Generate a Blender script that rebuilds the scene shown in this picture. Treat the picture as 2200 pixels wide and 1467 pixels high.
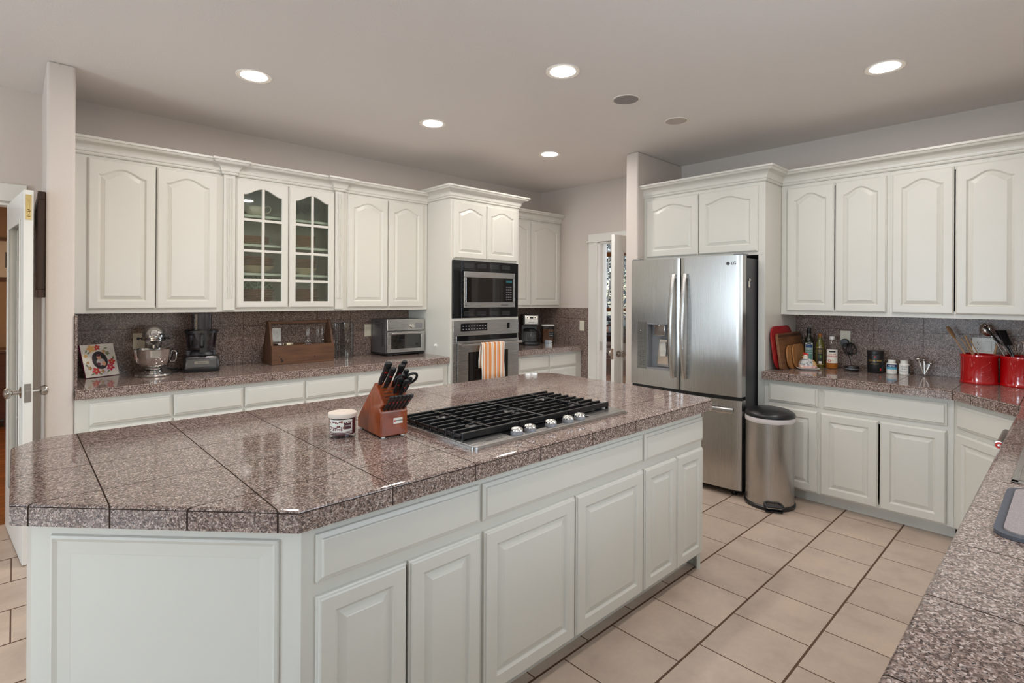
import bpy, bmesh, math, random
from mathutils import Vector, Matrix
random.seed(7)
for o in list(bpy.data.objects): bpy.data.objects.remove(o, do_unlink=True)
SC = bpy.context.scene
COL = SC.collection
PI = math.pi

# ---------------------------------------------------------------- camera
CAMZ = 1.45; YAW = .8167; ROLL = .0052; FPX = 1137.7; PPY = 640.07
cam_data = bpy.data.cameras.new('camera'); cam = bpy.data.objects.new('camera', cam_data); COL.objects.link(cam)
_F = Vector((math.cos(YAW), math.sin(YAW), 0)); _R0 = Vector((math.sin(YAW), -math.cos(YAW), 0)); _U0 = Vector((0, 0, 1))
_R = _R0*math.cos(ROLL) + _U0*math.sin(ROLL); _U = _U0*math.cos(ROLL) - _R0*math.sin(ROLL)
cam.matrix_world = Matrix(((_R.x, _U.x, -_F.x, 0), (_R.y, _U.y, -_F.y, 0), (_R.z, _U.z, -_F.z, CAMZ), (0, 0, 0, 1)))
cam_data.sensor_fit = 'HORIZONTAL'; cam_data.sensor_width = 36
cam_data.lens = FPX/2200*36
cam_data.shift_y = -(733.5-PPY)/2200
cam_data.clip_start = .05; cam_data.clip_end = 200
SC.camera = cam

# ---------------------------------------------------------------- view, sky, daylight
SC.view_settings.view_transform = 'Standard'; SC.view_settings.look = 'None'
SC.view_settings.gamma = 1; SC.view_settings.use_curve_mapping = False
SC.view_settings.exposure = 0.66
world = bpy.data.worlds.new('sky'); SC.world = world; world.use_nodes = True
wn = world.node_tree; wn.nodes.clear()
wo = wn.nodes.new('ShaderNodeOutputWorld'); wb = wn.nodes.new('ShaderNodeBackground'); ws = wn.nodes.new('ShaderNodeTexSky')
ws.sky_type = 'NISHITA'; ws.sun_disc = False; ws.sun_elevation = math.radians(32); ws.sun_rotation = math.radians(200); ws.dust_density = 1.0
wb.inputs[1].default_value = .2
wn.links.new(ws.outputs[0], wb.inputs[0]); wn.links.new(wb.outputs[0], wo.inputs[0])

def area(name, loc, direction, sx, sy, power, color):
    l = bpy.data.lights.new(name, 'AREA'); l.shape = 'RECTANGLE'; l.size = sx; l.size_y = sy; l.energy = power; l.color = color
    o = bpy.data.objects.new(name, l); COL.objects.link(o); o.location = loc
    o.rotation_euler = Vector(direction).to_track_quat('-Z', 'Z').to_euler(); return o
DAY = (.70, .86, 1.0)
area('daylight_sink_window', (1.52, -.72, 1.68), (.15, 1, .1), 1.6, 1.15, 18, DAY)
area('daylight_nook_window', (-4.85, -.8, 1.5), (1, .5, .9), 2.6, 2.0, 8, DAY)
area('daylight_side_window', (-4.85, 1.65, 1.5), (1, -.15, .22), 1.7, 2.0, 110, DAY)
area('daylight_hall_window', (-2.1, 4.80, 1.4), (.1, -1, .2), 1.1, 1.9, 22, DAY)
area('daylight_patio_window', (-2.4, -3.82, 1.45), (.35, 1, .8), 2.6, 2.1, 6, DAY)
area('dining_fill_light', (8.35, 3.4, 1.5), (-1, 0, -.1), 1.8, 1.8, 120, DAY)  # fill light added inside the dining room, away from its window
WARM = (1.0, .76, .52)

# ---------------------------------------------------------------- mesh helpers
class MB:
    def __init__(s): s.v = []; s.f = []; s.m = []; s.s = []
    def add(s, vs, fs, mi=0, sm=False, M=None):
        b = len(s.v)
        for p in vs:
            p = Vector(p)
            if M is not None: p = M @ p
            s.v.append(p)
        for f in fs:
            s.f.append([b+i for i in f]); s.m.append(mi); s.s.append(sm)
        return s
    def box(s, x0, x1, y0, y1, z0, z1, mi=0, M=None):
        vs = [(x, y, z) for z in (z0, z1) for y in (y0, y1) for x in (x0, x1)]
        return s.add(vs, [(0,2,3,1),(4,5,7,6),(0,1,5,4),(2,6,7,3),(0,4,6,2),(1,3,7,5)], mi, False, M)
    def prism(s, poly, z0, z1, mi=0, M=None, sm=False):
        n = len(poly); a = sum(poly[i][0]*poly[(i+1)%n][1]-poly[(i+1)%n][0]*poly[i][1] for i in range(n))
        if a < 0: poly = poly[::-1]
        vs = [(x, y, z0) for x, y in poly]+[(x, y, z1) for x, y in poly]
        s.add(vs, [list(range(n))[::-1], list(range(n, 2*n))], mi, False, M)
        return s.add(vs, [(i, (i+1)%n, n+(i+1)%n, n+i) for i in range(n)], mi, sm, M)
    def loops(s, ls, mi=0, sm=False, cap0=False, cap1=False, M=None, closed=True):
        n = len(ls[0]); vs = [p for l in ls for p in l]; fs = []
        for k in range(len(ls)-1):
            for i in range(n if closed else n-1):
                j = (i+1) % n; fs.append((k*n+i, k*n+j, (k+1)*n+j, (k+1)*n+i))
        if cap0: fs.append(list(range(n))[::-1])
        if cap1: fs.append(list(range((len(ls)-1)*n, len(ls)*n)))
        return s.add(vs, fs, mi, sm, M)
    def lathe(s, prof, n=32, mi=0, sm=True, M=None, c=(0, 0), sx=1, sy=1):
        ls = []
        for r, z in prof:
            r = max(r, 1e-5)
            ls.append([(c[0]+sx*r*math.cos(2*PI*i/n), c[1]+sy*r*math.sin(2*PI*i/n), z) for i in range(n)])
        return s.loops(ls, mi, sm, False, False, M)
    def tube(s, path, r, n=10, mi=0, M=None, caps=True, closed=False):
        P = [Vector(p) for p in path]; ls = []; m = len(P); up = None
        for i, p in enumerate(P):
            if closed: t = (P[(i+1) % m]-P[i-1])
            else: t = P[min(i+1, m-1)]-P[max(i-1, 0)]
            if t.length < 1e-9: t = Vector((0, 0, 1))
            t.normalize()
            if up is None:
                up = Vector((0, 0, 1)) if abs(t.z) < .9 else Vector((1, 0, 0))
            a = t.cross(up)
            if a.length < 1e-6: a = t.cross(Vector((0, 1, 0)))
            a.normalize(); b = a.cross(t).normalized(); up = b
            rr = r[i] if isinstance(r, list) else r
            ra, rb = rr if isinstance(rr, tuple) else (rr, rr)
            ls.append([p+a*ra*math.cos(2*PI*k/n)+b*rb*math.sin(2*PI*k/n) for k in range(n)])
        if closed: ls.append(ls[0]); return s.loops(ls, mi, True, False, False, M)
        return s.loops(ls, mi, True, caps, caps, M)
    def sphere(s, c, r, mi=0, n=20, m=12, M=None):
        rx, ry, rz = r if isinstance(r, (list, tuple)) else (r, r, r)
        ls = []
        for k in range(m+1):
            a = -PI/2+PI*k/m; q = max(math.cos(a), 1e-4)
            ls.append([(c[0]+rx*q*math.cos(2*PI*i/n), c[1]+ry*q*math.sin(2*PI*i/n), c[2]+rz*math.sin(a)) for i in range(n)])
        return s.loops(ls, mi, True, True, True, M)
    def text(s, txt, size, M, mi=0, ext=.0006, align='CENTER', fn=None, bold=False):
        c = bpy.data.curves.new('t', 'FONT'); c.body = txt; c.size = size; c.extrude = ext; c.align_x = align; c.align_y = 'CENTER'
        c.resolution_u = 3
        if bold: c.offset = size*.018
        o = bpy.data.objects.new('t', c); COL.objects.link(o); bpy.context.view_layer.update()
        me = bpy.data.meshes.new_from_object(o)
        vs = [v.co.copy() for v in me.vertices]; fs = [list(p.vertices) for p in me.polygons]
        if fn: vs = [Vector(fn(v)) for v in vs]
        bpy.data.objects.remove(o, do_unlink=True); bpy.data.curves.remove(c); bpy.data.meshes.remove(me)
        return s.add(vs, fs, mi, False, M)
    def build(s, name, mats, parent=None, bevel=0, seg=2, sharp=40, loc=None, rot=None, fix=False):
        me = bpy.data.meshes.new(name); me.from_pydata([tuple(v) for v in s.v], [], s.f)
        if not isinstance(mats, (list, tuple)): mats = [mats]
        for m in mats: me.materials.append(m)
        me.polygons.foreach_set('material_index', s.m); me.polygons.foreach_set('use_smooth', s.s); me.update()
        if fix:
            bm = bmesh.new(); bm.from_mesh(me); bmesh.ops.recalc_face_normals(bm, faces=bm.faces); bm.to_mesh(me); bm.free()
        if any(s.s): me.set_sharp_from_angle(angle=math.radians(sharp))
        o = bpy.data.objects.new(name, me); COL.objects.link(o)
        if parent is not None: o.parent = parent
        if loc: o.location = loc
        if rot: o.rotation_euler = rot
        if bevel:
            b = o.modifiers.new('bevel', 'BEVEL'); b.width = bevel; b.segments = seg; b.limit_method = 'ANGLE'; b.angle_limit = math.radians(35)
            b.harden_normals = False
        return o
def tag(o, label=None, cat=None, group=None, kind=None):
    if label: o['label'] = label
    if cat: o['category'] = cat
    if group: o['group'] = group
    if kind: o['kind'] = kind
    return o
def thing(name, label, cat, loc=(0, 0, 0), rotz=0, group=None):
    o = bpy.data.objects.new(name, None); COL.objects.link(o); o.location = loc; o.rotation_euler = (0, 0, rotz); o.empty_display_size = .1
    return tag(o, label, cat, group)
def copy_tree(o, parent=None):
    c = o.copy(); COL.objects.link(c)
    if parent is not None: c.parent = parent
    for ch in [x for x in bpy.data.objects if x.parent == o]: copy_tree(ch, c)
    return c
def struct(name, mb, mats, label=None, cat=None, parent=None, **k):
    o = mb.build(name, mats, parent, **k)
    if parent is None:
        o['kind'] = 'structure'
        if label: o['label'] = label
        if cat: o['category'] = cat
    return o
def rrect(w, h, r, n=6, cx=0, cy=0):
    pts = []
    for (sx, sy, a0) in ((1, -1, -PI/2), (1, 1, 0), (-1, 1, PI/2), (-1, -1, PI)):
        for k in range(n+1):
            a = a0+PI/2*k/n; pts.append((cx+sx*(w/2-r)+r*math.cos(a), cy+sy*(h/2-r)+r*math.sin(a)))
    return pts
def T(x=0, y=0, z=0): return Matrix.Translation((x, y, z))
def RX(a): return Matrix.Rotation(a, 4, 'X')
def RY(a): return Matrix.Rotation(a, 4, 'Y')
def RZ(a): return Matrix.Rotation(a, 4, 'Z')
FRONT = RX(PI/2)            # xy drawing -> upright, facing -y

# ---------------------------------------------------------------- materials
def new_mat(name):
    m = bpy.data.materials.new(name); m.use_nodes = True; nt = m.node_tree; nt.nodes.clear()
    out = nt.nodes.new('ShaderNodeOutputMaterial'); p = nt.nodes.new('ShaderNodeBsdfPrincipled')
    nt.links.new(p.outputs[0], out.inputs[0]); return m, nt, p, out
def srgb(r, g, b):
    f = lambda c: (c/255/12.92) if c/255 <= .04045 else ((c/255+.055)/1.055)**2.4
    return (f(r), f(g), f(b), 1)
def N(nt, t, **k):
    n = nt.nodes.new(t)
    for a, b in k.items(): setattr(n, a, b)
    return n
def mth(nt, op, a, b=None, c=None):
    n = nt.nodes.new('ShaderNodeMath'); n.operation = op
    for i, v in enumerate((a, b, c)):
        if v is None: continue
        if isinstance(v, (int, float)): n.inputs[i].default_value = v
        else: nt.links.new(v, n.inputs[i])
    return n.outputs[0]
def mixc(nt, fac, a, b, mode='MIX'):
    n = nt.nodes.new('ShaderNodeMix'); n.data_type = 'RGBA'; n.blend_type = mode
    if isinstance(fac, (int, float)): n.inputs[0].default_value = fac
    else: nt.links.new(fac, n.inputs[0])
    for i, v in ((6, a), (7, b)):
        if isinstance(v, tuple): n.inputs[i].default_value = v
        else: nt.links.new(v, n.inputs[i])
    return n.outputs[2]
def ramp(nt, fac, stops, interp='LINEAR'):
    r = nt.nodes.new('ShaderNodeValToRGB'); r.color_ramp.interpolation = interp
    e = r.color_ramp.elements
    while len(e) < len(stops): e.new(.5)
    for i, (p, c) in enumerate(stops): e[i].position = p; e[i].color = c
    nt.links.new(fac, r.inputs[0]); return r.outputs[0]
def noise(nt, scale, detail=3, vec=None, rough=.5):
    n = nt.nodes.new('ShaderNodeTexNoise'); n.inputs['Scale'].default_value = scale; n.inputs['Detail'].default_value = detail
    n.inputs['Roughness'].default_value = rough
    if vec is not None: nt.links.new(vec, n.inputs['Vector'])
    return n
def pos(nt): return nt.nodes.new('ShaderNodeNewGeometry').outputs['Position']
def objc(nt): return nt.nodes.new('ShaderNodeTexCoord').outputs['Object']
def mapped(nt, vec, sc):
    m = nt.nodes.new('ShaderNodeMapping'); m.inputs['Scale'].default_value = sc; nt.links.new(vec, m.inputs[0]); return m.outputs[0]
def bump(nt, p, h, strength, dist):
    b = nt.nodes.new('ShaderNodeBump'); b.inputs['Strength'].default_value = strength; b.inputs['Distance'].default_value = dist
    nt.links.new(h, b.inputs['Height']); nt.links.new(b.outputs[0], p.inputs['Normal'])
def plain(name, col, rough=.5, metal=0, spec=.5, coat=0, var=.04, vs=30):
    """paint / plastic / metal with a slight procedural variation"""
    m, nt, p, out = new_mat(name)
    n = noise(nt, vs, 2, objc(nt))
    c1 = tuple(min(1, c*(1+var)) for c in col[:3])+(1,); c2 = tuple(c*(1-var) for c in col[:3])+(1,)
    nt.links.new(mixc(nt, n.outputs[0], c1, c2), p.inputs['Base Color'])
    p.inputs['Roughness'].default_value = rough; p.inputs['Metallic'].default_value = metal
    p.inputs['Specular IOR Level'].default_value = spec; p.inputs['Coat Weight'].default_value = coat
    return m
def glow(name, col, strength):
    m, nt, p, out = new_mat(name); nt.nodes.remove(p); e = nt.nodes.new('ShaderNodeEmission')
    e.inputs[0].default_value = col; e.inputs[1].default_value = strength; nt.links.new(e.outputs[0], out.inputs[0]); return m
def thin_glass(name, tint=(1, 1, 1, 1), base=.06, edge=.75, rough=.02):
    """thin clear glass: fresnel mix of clear and mirror"""
    m, nt, p, out = new_mat(name); nt.nodes.remove(p)
    t = nt.nodes.new('ShaderNodeBsdfTransparent'); t.inputs[0].default_value = tint
    g = nt.nodes.new('ShaderNodeBsdfGlossy'); g.inputs['Roughness'].default_value = rough
    lw = nt.nodes.new('ShaderNodeLayerWeight'); lw.inputs[0].default_value = .5
    f = mth(nt, 'MULTIPLY_ADD', mth(nt, 'POWER', lw.outputs['Facing'], 3.0), edge-base, base)
    mx = nt.nodes.new('ShaderNodeMixShader'); nt.links.new(f, mx.inputs[0]); nt.links.new(t.outputs[0], mx.inputs[1]); nt.links.new(g.outputs[0], mx.inputs[2])
    nt.links.new(mx.outputs[0], out.inputs[0]); return m
def steel(name, col=(.53, .52, .505, 1), rough=.27, axis='z', amount=.035, metal=1.0):
    """brushed metal, brushing runs along the given object axis"""
    m, nt, p, out = new_mat(name)
    sc = {'z': (260, 260, 1.2), 'x': (1.2, 260, 260), 'y': (260, 1.2, 260)}[axis]
    n = noise(nt, 1, 3, mapped(nt, objc(nt), sc)); big = noise(nt, 3, 2, objc(nt))
    r = mth(nt, 'MULTIPLY_ADD', n.outputs[0], amount, rough-amount/2)
    nt.links.new(r, p.inputs['Roughness']); p.inputs['Metallic'].default_value = metal
    c2 = tuple(c*.96 for c in col[:3])+(1,)
    nt.links.new(mixc(nt, n.outputs[0], col, c2), p.inputs['Base Color'])
    p.inputs['Anisotropic'].default_value = .75 if axis == 'z' else 0
    tg_ = N(nt, 'ShaderNodeTangent'); tg_.direction_type = 'RADIAL'; tg_.axis = 'Z'; nt.links.new(tg_.outputs[0], p.inputs['Tangent'])
    p.inputs['Anisotropic Rotation'].default_value = {'z': 0.0, 'x': .25, 'y': .25}[axis]
    return m
def grout_mask(nt, lines):
    """lines: (axis, offset, pitch, width) in metres of world position -> 0..1 mask"""
    sp = nt.nodes.new('ShaderNodeSeparateXYZ'); nt.links.new(pos(nt), sp.inputs[0]); tot = None
    for ax, off, pitch, w in lines:
        u = mth(nt, 'DIVIDE', mth(nt, 'SUBTRACT', sp.outputs['XYZ'.index(ax)], off), pitch)
        d = mth(nt, 'MULTIPLY', mth(nt, 'ABSOLUTE', mth(nt, 'SUBTRACT', u, mth(nt, 'ROUND', u))), pitch)
        k = mth(nt, 'LESS_THAN', d, w/2)
        tot = k if tot is None else mth(nt, 'MAXIMUM', tot, k)
    return tot
def granite(name, lines, rough=.05, tone=1.0, coat=0, spec=.62):
    m, nt, p, out = new_mat(name); P = pos(nt); k = tone
    nz = noise(nt, 260, 3, P)
    wv = nt.nodes.new('ShaderNodeVectorMath'); wv.operation = 'MULTIPLY_ADD'
    nt.links.new(nz.outputs['Color'], wv.inputs[0]); wv.inputs[1].default_value = (.0035, .0035, .0035); nt.links.new(P, wv.inputs[2])
    def cells(scale, vec):
        v = N(nt, 'ShaderNodeTexVoronoi'); v.inputs['Scale'].default_value = scale; nt.links.new(vec, v.inputs['Vector'])
        sp = nt.nodes.new('ShaderNodeSeparateColor'); nt.links.new(v.outputs['Color'], sp.inputs[0]); return sp.outputs
    c1 = cells(270, wv.outputs[0]); c2 = cells(150, wv.outputs[0]); fine = noise(nt, 400, 4, P, .7)
    f = mth(nt, 'ADD', mth(nt, 'MULTIPLY', c1[0], .68), mth(nt, 'MULTIPLY', fine.outputs[0], .32))
    c = ramp(nt, f, [(.16, (.048*k, .036*k, .034*k, 1)), (.33, (.14*k, .094*k, .079*k, 1)), (.52, (.25*k, .17*k, .138*k, 1)), (.68, (.39*k, .285*k, .24*k, 1)), (.84, (.66*k, .54*k, .48*k, 1))])
    c = mixc(nt, mth(nt, 'MULTIPLY', mth(nt, 'GREATER_THAN', c2[0], .86), .45), c, (.43*k, .35*k, .32*k, 1))
    c = mixc(nt, mth(nt, 'MULTIPLY', mth(nt, 'LESS_THAN', c2[1], .13), .5), c, (.10*k, .07*k, .062*k, 1))
    big = noise(nt, 18, 3, P)
    c = mixc(nt, mth(nt, 'MULTIPLY', big.outputs[0], .22), c, (.24*k, .165*k, .138*k, 1))
    c3 = cells(430, P)
    c = mixc(nt, mth(nt, 'GREATER_THAN', c3[1], .95), c, (.025, .022, .022, 1))
    g = grout_mask(nt, lines)
    nt.links.new(mixc(nt, g, c, (.045, .03, .024, 1)), p.inputs['Base Color'])
    nt.links.new(mth(nt, 'MULTIPLY_ADD', g, .5, rough), p.inputs['Roughness']); nt.links.new(mth(nt, 'MULTIPLY', mth(nt, 'SUBTRACT', 1.0, g), spec), p.inputs['Specular IOR Level'])
    bump(nt, p, mth(nt, 'SUBTRACT', 1.0, g), .4, .0015)
    return m
def wood(name, c1, c2, rough=.4, axis='x', scale=1.0, coat=0):
    m, nt, p, out = new_mat(name)
    sc = {'x': (2*scale, 22*scale, 22*scale), 'y': (22*scale, 2*scale, 22*scale), 'z': (22*scale, 22*scale, 2*scale)}[axis]
    n = noise(nt, 1.6, 5, mapped(nt, objc(nt), sc), .6); n2 = noise(nt, 6, 3, mapped(nt, objc(nt), tuple(s*1.6 for s in sc)))
    f = mth(nt, 'MULTIPLY_ADD', n.outputs[0], 1.7, -.35)
    c = ramp(nt, f, [(.15, c1), (.85, c2)])
    nt.links.new(mixc(nt, mth(nt, 'MULTIPLY', n2.outputs[0], .35), c, c1), p.inputs['Base Color'])
    p.inputs['Roughness'].default_value = rough; p.inputs['Coat Weight'].default_value = coat; p.inputs['Coat Roughness'].default_value = .15
    bump(nt, p, n.outputs[0], .08, .001)
    return m

def wall_paint(name, col, bs=140, amt=.22):
    m, nt, p, out = new_mat(name); P = pos(nt)
    n = noise(nt, bs, 3, P); b = noise(nt, 1.2, 2, P)
    nt.links.new(mixc(nt, b.outputs[0], col, tuple(c*.96 for c in col[:3])+(1,)), p.inputs['Base Color'])
    p.inputs['Roughness'].default_value = .55; p.inputs['Specular IOR Level'].default_value = .3
    bump(nt, p, n.outputs[0], amt, .004); return m

M = {}
M['wall'] = wall_paint('greige_wall_paint', srgb(219, 208, 199))
M['ceil'] = wall_paint('greige_ceiling_paint', srgb(240, 234, 229), 110, .3)
def cab_paint():
    m, nt, p, out = new_mat('cream_white_cabinet_lacquer'); n = noise(nt, 5, 2, pos(nt))
    nt.links.new(mixc(nt, n.outputs[0], srgb(219, 216, 207), srgb(215, 212, 203)), p.inputs['Base Color'])
    p.inputs['Roughness'].default_value = .30; p.inputs['Specular IOR Level'].default_value = .42
    n2 = noise(nt, 30, 2, pos(nt)); bump(nt, p, n2.outputs[0], .02, .002); return m
M['cab'] = cab_paint()
M['trim'] = plain('white_trim_paint', srgb(236, 233, 226), .32, vs=4, var=.01)
M['steel'] = steel('brushed_stainless_vertical')
M['steelx'] = steel('brushed_stainless_horizontal', axis='x')
M['chrome'] = plain('polished_metal', (.75, .74, .72, 1), .09, 1)
M['nickel'] = plain('satin_nickel', (.42, .38, .34, 1), .25, 1)
M['brass'] = plain('brass', (.52, .38, .16, 1), .3, 1)
M['black'] = plain('black_plastic', (.012, .012, .013, 1), .32)
M['blackgloss'] = plain('black_gloss', (.008, .008, .009, 1), .06)
M['castiron'] = plain('black_enamelled_iron', (.006, .006, .0065, 1), .30, spec=.5)
M['darkgrey'] = plain('dark_grey_plastic', (.05, .05, .055, 1), .4)
M['grey'] = plain('grey_plastic', (.22, .22, .23, 1), .4)
M['white'] = plain('white_plastic', srgb(236, 234, 228), .35)
M['ivory'] = plain('ivory_plastic', srgb(224, 217, 198), .4)
M['glass'] = thin_glass('clear_glass')
M['pane'] = thin_glass('window_glass', base=.09)
M['cabglass'] = thin_glass('cabinet_door_glass', (.88, .93, .89, 1), .08)  # green reflection in the panes is put into the glass tint
M['darkglass'] = plain('dark_oven_glass', (.012, .010, .009, 1), .04)
M['red'] = plain('red_glazed_ceramic', srgb(176, 8, 14), .12, spec=.7, coat=.6)
M['label'] = plain('paper_label', srgb(232, 228, 216), .6)
M['ink'] = plain('dark_print', (.02, .02, .02, 1), .6)
M['redink'] = plain('red_print', srgb(196, 40, 34), .5)
M['porcelain'] = plain('cream_porcelain', srgb(226, 214, 198), .2)
M['smoke'] = thin_glass('smoked_plastic', (.58, .58, .62, 1), .08, .6, .05)
M['canring'] = plain('white_light_trim', srgb(240, 232, 220), .4, var=.01)
# ================================================================ setting
def floor_tiles():
    m, nt, p, out = new_mat('ceramic_floor_tiles'); P = pos(nt)
    sp = N(nt, 'ShaderNodeSeparateXYZ'); nt.links.new(P, sp.inputs[0])
    TX, TY, X0, Y0 = .3248, .3262, 1.616, .7535
    row = mth(nt, 'FLOOR', mth(nt, 'DIVIDE', mth(nt, 'SUBTRACT', sp.outputs[1], Y0), TY))
    odd = mth(nt, 'MODULO', mth(nt, 'ADD', row, 100.0), 2.0)
    xo = mth(nt, 'ADD', mth(nt, 'DIVIDE', mth(nt, 'SUBTRACT', sp.outputs[0], X0), TX), mth(nt, 'MULTIPLY', mth(nt, 'SUBTRACT', 1.0, odd), .5))
    colx = mth(nt, 'FLOOR', xo)
    dx = mth(nt, 'MULTIPLY', mth(nt, 'ABSOLUTE', mth(nt, 'SUBTRACT', xo, mth(nt, 'ROUND', xo))), TX)
    yo = mth(nt, 'DIVIDE', mth(nt, 'SUBTRACT', sp.outputs[1], Y0), TY)
    dy = mth(nt, 'MULTIPLY', mth(nt, 'ABSOLUTE', mth(nt, 'SUBTRACT', yo, mth(nt, 'ROUND', yo))), TY)
    g = mth(nt, 'MAXIMUM', mth(nt, 'LESS_THAN', dx, .0028), mth(nt, 'LESS_THAN', dy, .0046))
    cb = N(nt, 'ShaderNodeCombineXYZ'); nt.links.new(colx, cb.inputs[0]); nt.links.new(row, cb.inputs[1])
    wn_ = N(nt, 'ShaderNodeTexWhiteNoise'); nt.links.new(cb.outputs[0], wn_.inputs[0])
    off = N(nt, 'ShaderNodeVectorMath', operation='MULTIPLY_ADD'); nt.links.new(wn_.outputs['Color'], off.inputs[0]); off.inputs[1].default_value = (7, 7, 7); nt.links.new(P, off.inputs[2])
    n1 = noise(nt, 5, 5, off.outputs[0], .6); n2 = noise(nt, 45, 3, P)
    c = ramp(nt, n1.outputs[0], [(.3, srgb(186, 166, 150)), (.5, srgb(203, 184, 168)), (.7, srgb(212, 191, 172))])
    c = mixc(nt, mth(nt, 'MULTIPLY', n2.outputs[0], .25), c, srgb(160, 136, 116))
    hv = mth(nt, 'MULTIPLY_ADD', wn_.outputs['Value'], .14, .93)
    cc = N(nt, 'ShaderNodeHueSaturation'); nt.links.new(c, cc.inputs['Color']); nt.links.new(hv, cc.inputs['Value'])
    nt.links.new(mixc(nt, g, cc.outputs[0], srgb(92, 66, 48)), p.inputs['Base Color'])
    nt.links.new(mth(nt, 'MULTIPLY_ADD', g, .45, mth(nt, 'MULTIPLY_ADD', n1.outputs[0], .15, .26)), p.inputs['Roughness'])
    h = mth(nt, 'ADD', mth(nt, 'MULTIPLY', mth(nt, 'SUBTRACT', 1.0, g), 1.0), mth(nt, 'MULTIPLY', n1.outputs[0], .15))
    bump(nt, p, h, .5, .003); return m
M['tile'] = floor_tiles()
def planks():
    m, nt, p, out = new_mat('oak_floor_boards'); P = pos(nt)
    br = N(nt, 'ShaderNodeTexBrick'); br.inputs['Scale'].default_value = 1; br.inputs['Brick Width'].default_value = 1.2; br.inputs['Row Height'].default_value = .09
    br.inputs['Mortar Size'].default_value = .0015; br.inputs['Color1'].default_value = srgb(176, 112, 66); br.inputs['Color2'].default_value = srgb(150, 98, 60); br.inputs['Mortar'].default_value = srgb(70, 40, 22)
    nt.links.new(P, br.inputs[0]); n = noise(nt, 3, 4, mapped(nt, P, (2, 25, 1)))
    nt.links.new(mixc(nt, mth(nt, 'MULTIPLY', n.outputs[0], .4), br.outputs[0], srgb(120, 70, 40)), p.inputs['Base Color']); p.inputs['Roughness'].default_value = .25; return m
M['oak'] = planks()
HC = 2.755
XW, YW = 4.78, 4.573
struct('floor', MB().box(-4.75, 4.92, -3.75, 4.64, -.06, 0), M['tile'])
f2 = MB().box(4.92, 10.6, 1.5, 10, -.06, -.002).box(-1.5, 1.0, 4.64, 8.6, -.06, -.002)
struct('floor_oak', f2, M['oak'])
struct('ceiling', MB().box(-4.75, 4.92, -3.75, 4.70, HC, HC+.1), M['ceil'])
struct('ceiling_beyond', MB().box(4.92, 10.6, 1.5, 10, 3.4, 3.5).box(-1.5, 1.0, 4.70, 8.6, HC, HC+.1), M['ceil'])
def wall_open(mb, axis, a0, a1, t0, t1, z1, holes, z0=0):
    """wall along an axis from a0 to a1, thickness t0..t1, with (b0,b1,zb,zt) openings"""
    def bx(u0, u1, w0, w1):
        if u1-u0 < 1e-4 or w1-w0 < 1e-4: return
        mb.box(u0, u1, t0, t1, w0, w1) if axis == 'x' else mb.box(t0, t1, u0, u1, w0, w1)
    cur = a0
    for b0, b1, zb, zt in sorted(holes):
        bx(cur, b0, z0, z1); bx(b0, b1, z0, zb); bx(b0, b1, zt, z1); cur = b1
    bx(cur, a1, z0, z1); return mb
struct('wall_back', wall_open(MB(), 'x', .19, 4.90, YW, YW+.125, HC, []), M['wall'])
struct('wall_back_left', wall_open(MB(), 'x', -4.75, .19, 4.60, 4.70, HC, [(-2.65, -1.55, .35, 2.3), (-.96, -.02, 0, 2.03)]), M['wall'])
struct('wall_right', wall_open(MB(), 'y', -.6, 4.70, XW, XW+.12, HC, [(2.90, 3.67, 0, 2.08)]), M['wall'])
pil = MB().box(.126, .25, 3.905, YW+.05, 0, HC)
struct('wall_pillar', pil, M['wall'], bevel=.014, seg=4)
stb = MB().box(4.02, XW+.02, 2.66, 2.785, 0, HC)
struct('wall_alcove', stb, M['wall'], bevel=.014, seg=4)
struct('wall_front', wall_open(MB(), 'x', -.8, 4.90, -.62, -.5, HC, [(.7, 2.35, 1.10, 2.26)]), M['wall'])
struct('wall_nook', wall_open(MB(), 'y', -3.72, -.5, -.8, -.68, HC, []), M['wall'])
struct('wall_patio', wall_open(MB(), 'x', -4.75, -.68, -3.72, -3.6, HC, [(-3.7, -1.1, .35, 2.45)]), M['wall'])
struct('wall_left', wall_open(MB(), 'y', -3.72, 4.70, -4.75, -4.62, HC, [(-2.1, .5, .5, 2.5), (.8, 2.5, .5, 2.5)]), M['wall'])
def window(name, axis, a0, a1, t, z0, z1, nx, nz, side, mat=None, arch=False):
    mat = mat or M['trim']; fr = MB(); w = .05
    def bx(mb, u0, u1, q0, q1, w0, w1): mb.box(u0, u1, q0, q1, w0, w1) if axis == 'x' else mb.box(q0, q1, u0, u1, w0, w1)
    bx(fr, a0, a0+w, t-.04, t+.04, z0, z1); bx(fr, a1-w, a1, t-.04, t+.04, z0, z1); bx(fr, a0, a1, t-.04, t+.04, z0, z0+w); bx(fr, a0, a1, t-.04, t+.04, z1-w, z1)
    for i in range(1, nx): c = a0+(a1-a0)*i/nx; bx(fr, c-.025, c+.025, t-.025, t+.025, z0, z1)
    for i in range(1, nz): c = z0+(z1-z0)*i/nz; bx(fr, a0, a1, t-.02, t+.02, c-.02, c+.02)
    o = struct(name, fr, mat, 'window frame in the wall', 'window')
    gl = MB(); bx(gl, a0+w, a1-w, t-.003, t+.003, z0+w, z1-w); gl.build('glass_pane', M['pane'], o)
    cs = MB(); q = side*.075
    for u0, u1, w0, w1 in ((a0-.09, a0, z0-.09, z1+.09), (a1, a1+.09, z0-.09, z1+.09), (a0, a1, z1, z1+.09), (a0, a1, z0-.09, z0)):
        bx(cs, u0, u1, min(t+q, t+q*.82), max(t+q, t+q*.82), w0, w1)
    cs.build('casing', mat, o)
    return o
window('window_1', 'x', .7, 2.35, -.56, 1.10, 2.26, 2, 1, 1)
window('window_2', 'x', -3.7, -1.1, -3.66, .35, 2.45, 3, 1, 1)
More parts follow.
